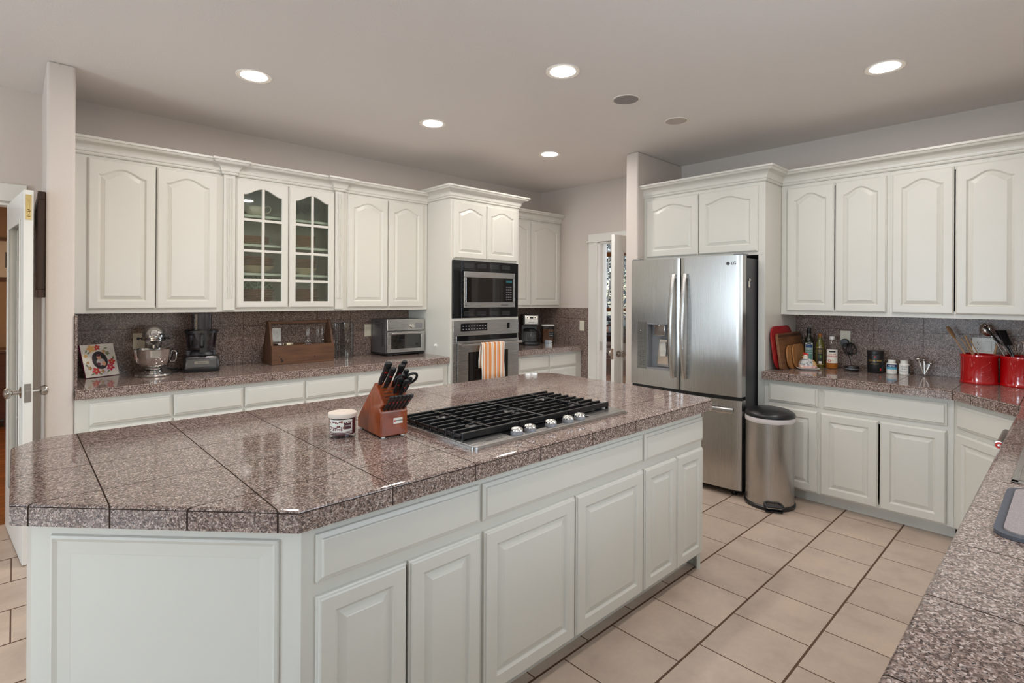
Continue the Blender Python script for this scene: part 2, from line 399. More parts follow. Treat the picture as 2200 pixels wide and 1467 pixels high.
window('window_3', 'y', -2.1, .5, -4.685, .5, 2.5, 3, 1, 1)
window('window_5', 'y', .8, 2.5, -4.685, .5, 2.5, 2, 1, 1)
window('window_6', 'x', -2.65, -1.55, 4.65, .35, 2.3, 2, 1, -1)
# rooms beyond the doors
M['hallwall'] = wall_paint('hall_wall_paint', srgb(180, 154, 128))
struct('wall_hall', MB().box(-1.5, 1.0, 8.5, 8.6, 0, HC).box(-1.5, -1.4, 4.7, 8.5, 0, HC).box(.9, 1.0, 4.7, 8.5, 0, HC), M['hallwall'])
struct('wall_dining', wall_open(wall_open(MB(), 'y', 1.5, 10, 10.4, 10.5, 3.4, [(6.7, 9.0, .55, 2.95)]), 'x', 4.9, 10.5, 9.9, 10, 3.4, []).box(4.9, 10.5, 1.5, 1.6, 0, 3.4).box(4.9, 4.95, 1.5, 2.8, 0, 3.4).box(4.85, 4.9, 4.7, 10, 0, 3.4).box(4.78, 4.9, -.6, 10, HC+.1, 3.4), M['wall'])
M['stainwood'] = wood('stained_window_wood', srgb(150, 88, 40), srgb(188, 120, 62), .35, 'y')
window('window_4', 'y', 6.7, 9.0, 10.45, .55, 2.95, 3, 1, -1, M['stainwood'])
mu = MB(); mu.box(10.40, 10.50, 6.7, 9.0, 2.46, 2.56).box(10.40, 10.50, 6.7, 9.0, 1.15, 1.22)
struct('trim_1', mu, M['stainwood'])
area('ceiling_lamp_hall', (-.3, 6.2, 2.7), (0, 0, -1), .5, .5, 16, (1, .74, .5))

# door openings: casings, leaves
def casing_far():
    b = MB(); x = XW
    b.box(x-.018, x, 3.685, 3.80, 0, 2.085); b.box(x-.024, x, 3.68, 3.70, 0, 2.085)
    b.box(x-.018, x, 2.785, 2.885, 0, 2.085)
    b.box(x-.02, x, 2.785, 3.805, 2.10, 2.175); b.box(x-.034, x, 2.785, 3.825, 2.083, 2.10)
    b.box(x-.01, x+.13, 3.655, 3.685, 0, 2.08); b.box(x-.01, x+.13, 2.885, 2.905, 0, 2.08); b.box(x-.01, x+.13, 2.9, 3.67, 2.065, 2.08)
    b.box(x+.05, x+.09, 3.643, 3.655, 0, 2.07)
    o = struct('trim_2', b, M['trim'], bevel=.003)
    s = MB(); s.box(x+.012, x+.04, 3.650, 3.656, .87, .97); s.build('strike_plate', M['nickel'], o)
casing_far()
def casing_left():
    b = MB(); y = 4.60
    b.box(-.02, .05, y-.018, y, 0, 2.04); b.box(-1.06, -.96, y-.018, y, 0, 2.04); b.box(-1.07, .055, y-.022, y, 2.04, 2.15)
    b.box(-.035, -.02, y-.01, y+.11, 0, 2.03); b.box(-.96, -.945, y-.01, y+.11, 0, 2.03); b.box(-.96, -.02, y-.01, y+.11, 2.015, 2.03)
    struct('trim_3', b, M['trim'], bevel=.003)
casing_left()
def bb(name, *bxs):
    m = MB()
    for q in bxs: m.box(*q)
    struct(name, m, M['trim'], bevel=.003)
bb('baseboard_left', (-4.62, -1.07, 4.585, 4.60, 0, .11), (-4.62, -4.605, -3.6, 4.585, 0, .11))
bb('baseboard_pillar', (.112, .126, 3.893, 4.585, 0, .11), (.112, .262, 3.893, 3.905, 0, .11))
bb('baseboard_hall', (-1.4, .9, 8.48, 8.5, 0, .14))
def door_leaf(name, w, h, loc, rotz, stile=.11, glass=(.30, None), knob_z=.92, flush=False, label=None):
    """leaf along +x from its hinge, thickness in y"""
    t = .02; b = MB(); gz0, gz1 = glass[0], h-.14 if glass[1] is None else glass[1]
    b.box(0, stile, -t, t, 0, h); b.box(w-stile, w, -t, t, 0, h); b.box(stile, w-stile, -t, t, 0, gz0); b.box(stile, w-stile, -t, t, gz1, h)
    o = b.build(name, M['trim'], None, bevel=.002); o.location = loc; o.rotation_euler = (0, 0, rotz); o['kind'] = 'structure'
    if label: o['label'] = label
    mu = MB()
    for s in (-1, 1):
        y0, y1 = (s*t, s*(t+.006)) if s > 0 else (s*(t+.006), s*t)
        mu.box(stile-.002, stile+.018, y0-.0, y1, gz0, gz1); mu.box(w-stile-.018, w-stile+.002, y0, y1, gz0, gz1)
        mu.box(stile, w-stile, y0, y1, gz0-.002, gz0+.018); mu.box(stile, w-stile, y0, y1, gz1-.018, gz1+.002)
    mu.build('glazing_bead', M['trim'], o, bevel=.002)
    MB().box(stile, w-stile, -.003, .003, gz0, gz1).build('glass_pane', M['pane'], o)
    for s in (-1, 1):
        k = MB(); R = T(w-.06, s*t, knob_z) @ RX(-s*PI/2)
        k.lathe([(0, 0), (.032, 0), (.032, .004), (.012, .008), (.011, .034), (.024, .042), (.029, .055), (.026, .066), (.012, .072), (0, .073)], 24, M=R)
        k.build('door_knob', M['nickel'], o)
    MB().box(w, w+.0015, -.014, .014, knob_z-.05, knob_z+.05).box(w, w+.006, -.008, .008, knob_z-.012, knob_z+.012).build('latch_plate', M['nickel'], o)
    return o
a = math.atan2(2.985-2.905, 4.10-4.775)
door_leaf('door_1', .675, 2.045, (4.775, 2.915, .008), math.atan2(2.985-2.915, 4.10-4.775), stile=.105, glass=(.34, 1.90), label='white glazed door standing open beside the refrigerator alcove')
a2 = math.atan2(3.85-4.60, .053+.018)
d2 = door_leaf('door_2', .755, 2.01, (-.018, 4.60, .006), a2, stile=.11, glass=(.26, 1.86), label='white glazed door standing open beside the left pillar')
MB().box(.755, .757, -.012, .012, 1.85, 1.985).build('flush_bolt', M['brass'], d2)
bt = MB().tube([(.757, 0, 1.88), (.757, 0, 1.96)], .004).sphere((.758, 0, 1.90), .008).sphere((.758, 0, 1.87), .007); bt.build('bolt_slide', M['brass'], d2)
# ================================================================ cabinetry
def contour(w, h, ix, ib, it, arch, n=22):
    """inner outline: bottom-left anticlockwise; arched top rises by arch"""
    pts = [(ix, ib), (w-ix, ib)]
    pts.append((w-ix, h-it-arch))
    for k in range(1, n):
        s = k/n; x = w-ix-(w-2*ix)*s
        u = min(max((s-.04)/.92, 0), 1)
        pts.append((x, h-it-arch+arch*((1-math.cos(2*PI*u))/2)**.72))
    pts.append((ix, h-it-arch)); return pts
def outer(w, h, d, n=22):
    pts = [(d, d), (w-d, d), (w-d, h-d)]
    for k in range(1, n): pts.append((w-d-(w-2*d)*k/n, h-d))
    pts.append((d, h-d)); return pts
def P3(pts, y): return [(x, y, z) for x, z in pts]
def door_mb(w, h, arch=0, st=.052, top=None):
    it = top if top is not None else (st if arch else st)
    ls = [P3(outer(w, h, 0), 0), P3(outer(w, h, 0), -.011), P3(outer(w, h, .004), -.013), P3(outer(w, h, .006), -.018), P3(outer(w, h, .010), -.020),
          P3(contour(w, h, st, st, it, arch), -.020), P3(contour(w, h, st+.003, st+.003, it+.003, arch), -.0175), P3(contour(w, h, st+.009, st+.009, it+.009, arch), -.0115),
          P3(contour(w, h, st+.012, st+.012, it+.012, arch), -.0105), P3(contour(w, h, st+.032, st+.032, it+.032, arch*.96), -.0175), P3(contour(w, h, st+.0345, st+.0345, it+.0345, arch*.96), -.0190)]
    return MB().loops(ls, 0, False, True, True)
def slab_mb(w, h):
    ls = [P3(outer(w, h, 0), 0), P3(outer(w, h, 0), -.010), P3(outer(w, h, .003), -.0115), P3(outer(w, h, .012), -.0145), P3(outer(w, h, .014), -.019), P3(outer(w, h, .016), -.020)]
    return MB().loops(ls, 0, False, True, True)
def glass_door(w, h, parent, loc, arch=.05, st=.048, rows=(.21, .43, .66)):
    top = .055; C0 = contour(w, h, st, st, top, arch)
    ls = [P3(outer(w, h, 0), 0), P3(outer(w, h, 0), -.011), P3(outer(w, h, .004), -.013), P3(outer(w, h, .006), -.018), P3(outer(w, h, .010), -.020), P3(C0, -.020), P3(contour(w, h, st+.003, st+.003, top+.003, arch), -.017), P3(contour(w, h, st+.003, st+.003, top+.003, arch), 0)]
    mb = MB().loops(ls, 0, False); mb.loops([P3(outer(w, h, 0), 0), P3(contour(w, h, st+.003, st+.003, top+.003, arch), 0)], 0)
    d = mb.build('door', M['cab'], parent, loc=loc, fix=True)
    mu = MB(); mw = .010
    mu.box(w/2-mw, w/2+mw, -.017, -.005, st, h-top-.001)
    for z in rows: mu.box(st, w-st, -.016, -.005, z-mw, z+mw)
    mu.build('muntin', M['cab'], d, bevel=.002)
    g = MB(); g.loops([P3(contour(w, h, st+.001, st+.001, top+.001, arch), -.006), P3(contour(w, h, st+.001, st+.001, top+.001, arch), -.003)], 0, False, True, True)
    g.build('glass_pane', M['cabglass'], d)
    return d
def face_frame(mb, x0, x1, z0, z1, holes, t=.02):
    xs = sorted({x0, x1, *[h[0] for h in holes], *[h[1] for h in holes]}); zs = sorted({z0, z1, *[h[2] for h in holes], *[h[3] for h in holes]})
    for i in range(len(xs)-1):
        run = None
        for j in range(len(zs)-1):
            cx, cz = (xs[i]+xs[i+1])/2, (zs[j]+zs[j+1])/2
            solid = not any(h[0] < cx < h[1] and h[2] < cz < h[3] for h in holes)
            if solid: run = (run[0], zs[j+1]) if run else (zs[j], zs[j+1])
            if (not solid or j == len(zs)-2) and run: mb.box(xs[i], xs[i+1], 0, t, run[0], run[1]); run = None
def cabinet(name, label, loc, rotz, x0, x1, z0, z1, depth, doors=(), drawers=(), toe=0, group=None, arch=0, sides=True, top=None, extra=None, shelves=()):
    """front at local y=0, body behind it; doors (a,b,z0,z1[,arch]); paired doors share one opening"""
    t = thing(name, label, 'cabinet', loc, rotz, group)
    holes = []; ds = sorted(doors)
    i = 0
    while i < len(ds):
        a, b = ds[i][0], ds[i][1]
        if i+1 < len(ds) and ds[i+1][0]-b < .02 and abs(ds[i+1][2]-ds[i][2]) < .01: b = ds[i+1][1]; i += 1
        holes.append((a+.02, b-.02, ds[i][2]+.02, ds[i][3]-.02)); i += 1
    b = MB(); face_frame(b, x0, x1, z0+toe, z1, holes)
    b.box(x0, x0+.016, .02, depth, z0+toe, z1); b.box(x1-.016, x1, .02, depth, z0+toe, z1)
    b.box(x0+.016, x1-.016, .02, depth, z0+toe, z0+toe+.016); b.box(x0+.016, x1-.016, .02, depth, z1-.016, z1); b.box(x0+.016, x1-.016, depth-.01, depth, z0+toe+.016, z1-.016)
    for zs in shelves: b.box(x0+.016, x1-.016, .035, depth-.01, zs-.018, zs)
    b.build('body', M['cab'], t)
    if toe: MB().box(x0, x1, .075, .09, z0, z0+toe).build('toe_kick', M['cab'], t)
    for d in doors:
        ar = d[4] if len(d) > 4 else arch
        if ar == 'glass': glass_door(d[1]-d[0], d[3]-d[2], t, (d[0], 0, d[2]))
        else: door_mb(d[1]-d[0], d[3]-d[2], ar).build('door', M['cab'], t, loc=(d[0], 0, d[2]))
    for d in drawers: slab_mb(d[1]-d[0], d[3]-d[2]).build('drawer_front', M['cab'], t, loc=(d[0], 0, d[2]))
    return t
def offset_path(path, d, closed=False, side=1):
    P = [Vector((p[0], p[1])) for p in path]; n = len(P); out = []
    for i in range(n):
        if closed: a, c = P[i-1], P[(i+1) % n]
        else: a = P[i-1] if i else None; c = P[i+1] if i < n-1 else None
        d1 = (P[i]-a).normalized() if a is not None else None; d2 = (c-P[i]).normalized() if c is not None else None
        if d1 is None: d1 = d2
        if d2 is None: d2 = d1
        n1 = Vector((d1.y, -d1.x))*side; n2 = Vector((d2.y, -d2.x))*side
        m = n1+n2; m = m/m.length; k = d/max(m.dot(n1), .2); out.append(P[i]+m*k)
    return out
def sweep(mb, path, prof, side=1, mi=0, closed=False, caps=True):
    """profile of (offset outwards, z) swept along a plan path; outwards is right of travel for side=1"""
    ls = []
    for i in range(len(path)): ls.append([])
    offs = {}
    for d, z in prof:
        if d not in offs: offs[d] = offset_path(path, d, closed, side)
    for i in range(len(path)): ls[i] = [(offs[d][i].x, offs[d][i].y, z) for d, z in prof]
    if closed: ls.append(ls[0])
    mb.loops(ls, mi, False, caps and not closed, caps and not closed); return mb
def crown_prof(zb, zt, proj=.08):
    h = zt-zb; pr = [(0, zb), (.010, zb), (.014, zb+.006), (.010, zb+.012), (.010, zb+.018), (.016, zb+.021), (.018, zb+.028)]
    for k in range(7):
        a = k/6*PI/2; pr.append((.018+(proj-.036)*(1-math.cos(a)), zb+.028+(h-.060)*math.sin(a)))
    pr += [(proj-.014, zt-.028), (proj-.010, zt-.022), (proj-.008, zt-.018), (proj, zt-.014), (proj, zt), (0, zt)]
    return pr
UZ0, UZ1 = 1.338, 2.36                                      # wall cabinets
DZ0, DZ1 = 1.364, 2.318
YU = 4.240
# wall cabinets on the long back wall
cabinet('wall_cabinet', 'cream arched two-door wall cabinet above the stand mixer, next to the left pillar', (0, YU, 0), 0, .252, 1.0955, UZ0, UZ1, YW-YU-.004, doors=[(.331, .688, DZ0, DZ1), (.693, 1.063, DZ0, DZ1)], arch=.046)
tg = cabinet('display_cabinet', 'cream wall cabinet with two glazed doors showing red-rimmed plates', (0, YU, 0), 0, 1.096, 2.0175, UZ0, UZ1, YW-YU-.004, doors=[(1.186, 1.562, DZ0, DZ1, 'glass'), (1.568, 1.938, DZ0, DZ1, 'glass')], shelves=(1.63, 1.85, 2.07))
def pilaster(x0, x1, par):
    b = MB(); y = -.022; n = 4; w = x1-x0
    b.box(x0, x1, y, 0, UZ0+.012, UZ1); fw = w*.62/n
    o = b.build('pilaster', M['cab'], par, bevel=.002)
    f = MB()
    for k in range(n):
        c = x0+w*.19+fw*(k+.5); f.tube([(c, y+.001, UZ0+.10), (c, y+.001, UZ1-.05)], (.0058, .005), 10)
    f.build('reeding', M['cab'], o)
pilaster(1.100, 1.176, tg); pilaster(1.944, 2.014, tg)
cabinet('wall_cabinet', 'cream arched two-door wall cabinet between the glazed cabinet and the oven tower', (0, YU, 0), 0, 2.018, 2.868, UZ0, UZ1, YW-YU-.004, doors=[(2.056, 2.440, DZ0, DZ1), (2.446, 2.815, DZ0, DZ1)], arch=.046)
c = MB(); q = .022
path = [(.252, YU), (1.094, YU), (1.094, YU-q), (1.182, YU-q), (1.182, YU), (1.938, YU), (1.938, YU-q), (2.020, YU-q), (2.020, YU), (2.868, YU)]
sweep(c, path, crown_prof(2.335, 2.437), 1)
tag(c.build('crown_moulding', M['cab'], fix=True), 'cream crown moulding with two small jogs along the long back wall cabinets', 'moulding')
# oven tower
YT = 3.872; TX0, TX1 = 2.872, 3.722
tw = thing('oven_tower_cabinet', 'tall cream cabinet holding the microwave and wall oven', 'cabinet', (0, YT, 0))
b = MB(); face_frame(b, TX0, TX1, .10, 2.37, [(2.895, 3.70, .50, 1.235), (2.895, 3.70, 1.268, 1.795), (2.925, 3.67, 1.83, 2.31)])
dp = YW-YT-.004
b.box(TX0, TX0+.018, .02, dp, .10, 2.37).box(TX1-.018, TX1, .02, dp, .10, 2.37).box(TX0+.018, TX1-.018, .02, dp, .46, .48).box(TX0+.018, TX1-.018, .02, dp, 1.243, 1.261).box(TX0+.018, TX1-.018, .02, dp, 1.80, 1.82).box(TX0+.018, TX1-.018, .02, dp, 2.35, 2.37).box(TX0+.018, TX1-.018, dp-.01, dp, .1, 2.35)
b.build('body', M['cab'], tw, bevel=.0015)
MB().box(TX0, TX1, .075, .09, 0, .1).build('toe_kick', M['cab'], tw)
for a0, a1 in ((2.900, 3.286), (3.292, 3.690)): door_mb(a1-a0, .515, .042, .050).build('door', M['cab'], tw, loc=(a0, 0, 1.812))
slab_mb(.76, .30).build('drawer_front', M['cab'], tw, loc=(2.915, 0, .14))
c = MB(); sweep(c, [(TX0, YW-.006), (TX0, YT), (TX1, YT), (TX1, YU-.02)], crown_prof(2.355, 2.462, .085), 1)
tag(c.build('crown_moulding', M['cab'], fix=True), 'cream crown moulding wrapped around the oven tower top', 'moulding')
cabinet('wall_cabinet', 'cream arched two-door wall cabinet above the coffee maker', (0, YU, 0), 0, TX1+.002, 4.776, UZ0, UZ1, YW-YU-.004, doors=[(3.77, 4.255, DZ0, DZ1), (4.262, 4.745, DZ0, DZ1)], arch=.046)
c = MB(); sweep(c, [(TX1+.002, YU), (4.776, YU)], crown_prof(2.335, 2.437, .075), 1)
tag(c.build('crown_moulding', M['cab'], fix=True), 'cream crown moulding above the coffee maker cabinet', 'moulding')
# base cabinets on the back wall
YB = 3.905
def base_back(x0, x1, drs, label, name='drawer_base_cabinet', grp=None):
    dr = []
    for a0, a1 in drs: dr += [(a0, a1, .698, .828), (a0, a1, .41, .682), (a0, a1, .12, .394)]
    cabinet(name, label, (0, YB, 0), 0, x0, x1, 0, .8565, YW-YB-.004, drawers=dr, toe=.10, group=grp)
base_back(.2515, 1.1475, [(.319, .722), (.735, 1.139)], 'cream drawer base cabinet below the stand mixer, next to the left pillar')
base_back(1.148, 1.9815, [(1.153, 1.560), (1.574, 1.966)], 'cream drawer base cabinet below the wooden caddy')
base_back(1.982, 2.868, [(1.989, 2.395), (2.409, 2.818)], 'cream drawer base cabinet below the toaster oven')
base_back(TX1+.002, 4.764, [(3.755, 4.205), (4.222, 4.665)], 'cream drawer base cabinet below the coffee maker')
# right wall: local x runs towards -y, local y towards +x
RR = -PI/2; XU = 4.440; XB = 4.118
def rx(a, b): return (-b, -a)
cabinet('wall_cabinet', 'cream arched two-door wall cabinet above the oil bottles, beside the refrigerator surround', (XU, 0, 0), RR, -1.603, -.8865, UZ0-.006, UZ1, XW-XU-.004, doors=[(-1.558, -1.229, 1.360, 2.318), (-1.221, -.903, 1.360, 2.318)], arch=.046)
cabinet('wall_cabinet', 'cream arched two-door wall cabinet above the red utensil crocks', (XU, 0, 0), RR, -.886, -.1745, UZ0-.006, UZ1, XW-XU-.004, doors=[(-.873, -.541, 1.358, 2.318), (-.533, -.203, 1.358, 2.318)], arch=.046)
cabinet('wall_cabinet', 'cream arched wall cabinet at the right edge of the view', (XU, 0, 0), RR, -.174, .495, UZ0-.006, UZ1, XW-XU-.004, doors=[(-.145, .16, 1.358, 2.318), (.166, .47, 1.358, 2.318)], arch=.046)
c = MB(); sweep(c, [(XU, 1.603), (XU, -.495)], crown_prof(2.345, 2.452), 1)
tag(c.build('crown_moulding', M['cab'], fix=True), 'cream crown moulding along the right wall cabinets', 'moulding')
# refrigerator surround
XF = 4.125
fs = thing('refrigerator_surround', 'cream cabinet surround with two arched doors above the refrigerator', 'cabinet', (XF, 0, 0), RR)
b = MB(); dpt = XW-XF-.004
face_frame(b, -2.6595, -1.605, 1.790, 2.37, [(-2.60, -1.67, 1.82, 2.30)])
b.box(-1.655, -1.605, 0, .02, 0, 1.79); b.box(-1.625, -1.605, .02, dpt, 0, 2.37); b.box(-2.6595, -2.640, .02, dpt, 0, 2.37)
b.box(-2.64, -1.625, .02, dpt, 1.79, 1.806); b.box(-2.64, -1.625, .02, dpt, 2.354, 2.37)
b.build('body', M['cab'], fs, bevel=.0015)
for a0, a1 in ((-2.625, -2.137), (-2.131, -1.655)): door_mb(a1-a0, .505, .042, .055).build('door', M['cab'], fs, loc=(a0, 0, 1.815))
c = MB(); sweep(c, [(XU-.085, 2.655), (XF, 2.6595), (XF, 1.605), (XU+.2, 1.605)][1:], crown_prof(2.345, 2.452), 1)
tag(c.build('crown_moulding', M['cab'], fix=True), 'cream crown moulding around the refrigerator surround', 'moulding')
# right base run
cabinet('base_cabinet', 'cream one-door base cabinet behind the trash can', (XB, 0, 0), RR, -1.602, -1.2205, 0, .8565, XW-XB-.004, doors=[(-1.567, -1.237, .093, .662)], drawers=[(-1.567, -1.237, .695, .826)], toe=.085)
cabinet('base_cabinet', 'cream base cabinet with a wide drawer over two doors, right of the trash can', (XB, 0, 0), RR, -1.220, -.498, 0, .8565, XW-XB-.004, doors=[(-1.218, -.879, .093, .660), (-.869, -.531, .093, .660)], drawers=[(-1.204, -.529, .692, .828)], toe=.085)
# diagonal corner and sink run
ang = math.atan2(.205-.476, 3.765-4.074)
cc = thing('corner_base_cabinet', 'cream diagonal corner base cabinet beside the sink counter', 'cabinet', (XB, .497, 0), ang)
L = math.hypot(XB-3.76, .497-.172)
b = MB(); b.box(0, L, 0, .02, .085, .858); b.box(0, .02, .02, .4, .085, .858, M=RZ(-.75)); b.build('body', M['cab'], cc)
slab_mb(L-.07, .134).build('drawer_front', M['cab'], cc, loc=(.035, 0, .692)); door_mb(L-.07, .567, 0, .05).build('door', M['cab'], cc, loc=(.035, 0, .093))
MB().box(0, L, .06, .075, 0, .085).build('toe_kick', M['cab'], cc)
cabinet('sink_base_cabinet', 'cream base cabinet under the sink counter', (0, .150, 0), PI, -3.02, -1.60, 0, .8565, .62, doors=[(-2.99, -2.32, .093, .66), (-2.31, -1.64, .093, .66)], drawers=[(-2.99, -1.64, .695, .826)], toe=.085)
cabinet('base_cabinet', 'cream base cabinet under the near end of the sink counter', (0, .150, 0), PI, -1.598, .45, 0, .8565, .62, doors=[(-1.57, -1.08, .093, .66), (-1.07, -.58, .093, .66), (-.55, -.06, .093, .66), (-.05, .42, .093, .66)], drawers=[(-1.57, -.58, .695, .826), (-.55, .42, .695, .826)], toe=.085)

# ---------------------------------------------------------------- worktops
TG = .3045
M['granite_island'] = granite('speckled_granite_island', [('X', .1786, TG, .0036), ('Y', 1.5373, TG, .0036), ('Z', .9065, 50, .0024)], .085)
M['granite_back'] = granite('speckled_granite_back', [('X', .1786+.12, TG, .0026), ('Y', 4.20, TG, .0026), ('Z', .9065, 50, .0020)], .085)
M['granite_right'] = granite('speckled_granite_right', [('X', 1.2160, TG, .0034), ('Y', 1.109, TG, .0034), ('Z', .9065, 50, .0020)], .075)
M['granite_splash'] = granite('speckled_granite_splash', [('X', .42, TG, .0022), ('Y', .14, TG, .0022), ('Z', 1.217, TG, .0022)], .24, .88, 0, .22)
EDGE = [(0, .874), (0, .857), (.0, .857)]
def edge_prof(): return [(-.05, .857), (0, .857), (0, .9065), (-.0015, .910), (-.005, .9128), (-.011, .914), (-.05, .914)]
def island_top(poly):
    mb = MB(); ls = []
    for d, z in ((-.09, .857), (0, .857), (0, .9065), (-.0015, .910), (-.005, .9128), (-.011, .914)):
        ls.append([(v.x, v.y, z) for v in offset_path(poly, d, True, 1)])
    mb.loops(ls, 0, False, True, True); return mb
ISL = [(.520, 1.330), (2.722, 1.330), (2.758, 1.366), (2.815, 1.95), (2.828, 2.54), (2.800, 2.600), (2.715, 2.672), (.100, 2.672), (.050, 2.640), (-.008, 2.562), (-.008, 1.878)]
it = island_top(ISL); tag(it.build('island_worktop', M['granite_island'], fix=True), 'large speckled granite tile worktop on the kitchen island', 'worktop')
def straight_top(name, label, path, tops, mat, under=None):
    mb = MB(); sweep(mb, path, edge_prof(), 1)
    for q in tops:
        vs = [(x, y, .914) for x, y in q]; mb.add(vs, [list(range(len(q)))], 0); mb.add([(x, y, .8755) for x, y in q], [list(range(len(q)))[::-1]], 0)
    return tag(mb.build(name, mat, fix=False), label, 'worktop')
straight_top('worktop', 'speckled granite tile worktop along the back wall, under the mixer and toaster oven', [(.2512, 3.875), (2.871, 3.875)], [[(.2512, 3.925), (2.871, 3.925), (2.871, YW-.001), (.2512, YW-.001)]], M['granite_back'])
straight_top('worktop', 'short speckled granite tile worktop under the coffee maker', [(TX1+.001, 3.862), (4.7675, 3.862)], [[(TX1+.001, 3.912), (4.7675, 3.912), (4.7675, YW-.001), (TX1+.001, YW-.001)]], M['granite_back'])
pth = [(4.066, 1.604), (4.066, .504), (3.712, .190), (-.50, .190)]
of = offset_path(pth, -.05, False, 1); of = [(v.x, v.y) for v in of]
yb = -.498; xr = XW-.0005
straight_top('worktop', 'speckled granite tile worktop running along the right wall and around to the sink', pth,
    [[of[0], of[1], (xr, of[1][1]), (xr, 1.604)][::-1], [of[1], of[2], (of[2][0], yb), (xr, yb), (xr, of[1][1])][::-1], [(2.95, of[3][1]), (of[2][0], of[2][1]), (of[2][0], yb), (2.95, yb)][::-1],
     [(2.155, .120), (2.155, of[3][1]), (2.95, of[3][1]), (2.95, .120)][::-1], [(2.155, yb), (2.155, -.33), (2.95, -.33), (2.95, yb)][::-1], [(-.50, yb), (-.50, of[3][1]), (2.155, of[3][1]), (2.155, yb)][::-1]], M['granite_right'])
# backsplashes
tag(MB().box(.264, 2.870, YW-.012, YW-.0005, .9145, 1.337).build('backsplash', M['granite_splash']), 'dark speckled granite tile backsplash behind the mixer and toaster oven', 'backsplash')
tag(MB().box(.2505, .2625, 3.900, YW-.001, .9145, 1.337).build('backsplash', M['granite_splash']), 'narrow granite tile side splash on the left pillar', 'backsplash')
tag(MB().box(TX1+.002, 4.768, YW-.012, YW-.0005, .9145, 1.337).build('backsplash', M['granite_splash']), 'speckled granite tile backsplash behind the coffee maker', 'backsplash')
tag(MB().box(4.7685, 4.7795, 3.802, 4.560, .004, 1.337).build('backsplash', M['granite_splash']), 'tall speckled granite tile panel beside the far door casing', 'backsplash')
tag(MB().box(XW-.012, XW-.0005, -.49, 1.604, .9145, 1.331).build('backsplash', M['granite_splash']), 'speckled granite tile backsplash behind the oil bottles and red crocks', 'backsplash')

# ---------------------------------------------------------------- island base
YI = 1.375
isl = thing('kitchen_island', 'cream panelled kitchen island base under the large granite top', 'kitchen island', (0, YI, 0))
body = [(.545, 1.375), (2.690, 1.375), (2.735, 1.42), (2.775, 2.55), (2.69, 2.63), (.12, 2.63), (.035, 2.55), (.035, 1.895)]
bd = MB()
face_frame(bd, .545, 2.690, .095, .856, [(.602, 1.12, .115, .645), (1.178, 2.093, .115, .638), (2.145, 2.655, .115, .645)])
sh = [(x, y-YI) for x, y in body]
# shell of the remaining sides, inset toe kick
side = [sh[1]]+sh[2:]+[sh[0]]
for i in range(len(side)-1):
    (ax, ay), (bx_, by) = side[i], side[i+1]; d = Vector((bx_-ax, by-ay)); nrm = Vector((-d.y, d.x)).normalized()*.02
    z0_ = 0 if i == len(side)-2 else 0
    bd.add([(ax, ay, z0_), (bx_, by, z0_), (bx_+nrm.x, by+nrm.y, z0_), (ax+nrm.x, ay+nrm.y, z0_), (ax, ay, .856), (bx_, by, .856), (bx_+nrm.x, by+nrm.y, .856), (ax+nrm.x, ay+nrm.y, .856)], [(0,1,5,4),(2,3,7,6),(1,2,6,5),(3,0,4,7),(4,5,6,7)])
bd.box(.56, 2.68, .02, .05, .095, .105)
bd.box(1.140, 1.156, .02, .6, .1, .85).box(2.112, 2.128, .02, .6, .1, .85)
bd.build('body', M['cab'], isl)
MB().box(.60, 2.69, .078, .09, 0, .095).build('toe_kick', M['cab'], isl)
bkb = MB().box(.57, 2.68, .60, .61, .1, .85); bkb.build('inner_back', M['darkgrey'], isl)
for a0, a1, z0_, z1_ in ((.582, 1.138, .697, .824), (1.151, 2.112, .697, .822), (2.127, 2.683, .697, .820)): slab_mb(a1-a0, z1_-z0_).build('drawer_front', M['cab'], isl, loc=(a0, 0, z0_))
for a0, a1 in ((.582, .854), (.863, 1.140), (1.158, 1.628), (1.637, 2.112), (2.125, 2.407), (2.415, 2.680)): door_mb(a1-a0, .560, 0, .047 if a1-a0 < .3 else .052).build('door', M['cab'], isl, loc=(a0, 0, .100))
# framed end panel on the chamfer
ax, ay = .035, 1.895-YI; bx_, by = .545, 0; Lp = math.hypot(bx_-ax, by-ay); an = math.atan2(by-ay, bx_-ax)
ep = MB()
w_, h_ = Lp-.115, .80
ls = [P3(outer(w_, h_, 0), -.001), P3(outer(w_, h_, .002), -.008), P3(outer(w_, h_, .008), -.011), P3(outer(w_, h_, .014), -.007), P3(outer(w_, h_, .018), -.0045), P3(outer(w_, h_, .05), -.0015), P3(outer(w_, h_, .052), -.001)]
ep.loops(ls, 0, False, False, True)
Mx = T(ax, ay, 0) @ RZ(an) @ T(.058, 0, .02)
for i in range(len(ep.v)): ep.v[i] = Mx @ ep.v[i]
ep.build('end_panel', M['cab'], isl)
# ================================================================ appliances
WT = .9142
def curved(x, hw=.475, bow=.026): return -bow*(1-(x/hw)**2)
def arc_panel(mb, xa, xb, z0, z1, back=.075, mi=0, n=14, ra=0, rb=0):
    fr = []
    for k in range(n+1):
        x = xa+(xb-xa)*k/n; y = curved(x); e = 0
        if ra and x-xa < ra: e = ra-math.sqrt(max(ra*ra-(ra-(x-xa))**2, 0))
        if rb and xb-x < rb: e = rb-math.sqrt(max(rb*rb-(rb-(xb-x))**2, 0))
        fr.append((x, y+e))
    poly = fr+[(xb, back), (xa, back)]
    mb.prism(poly, z0, z1, mi, sm=True)
fr = thing('refrigerator', 'stainless french-door refrigerator with water dispenser and bottom freezer', 'refrigerator', (3.842, 2.132, 0), RR)
MB().box(-.462, .462, .085, .865, .035, 1.757).build('body', M['darkgrey'], fr, bevel=.006)
d = MB(); Z0, Z1 = .735, 1.772
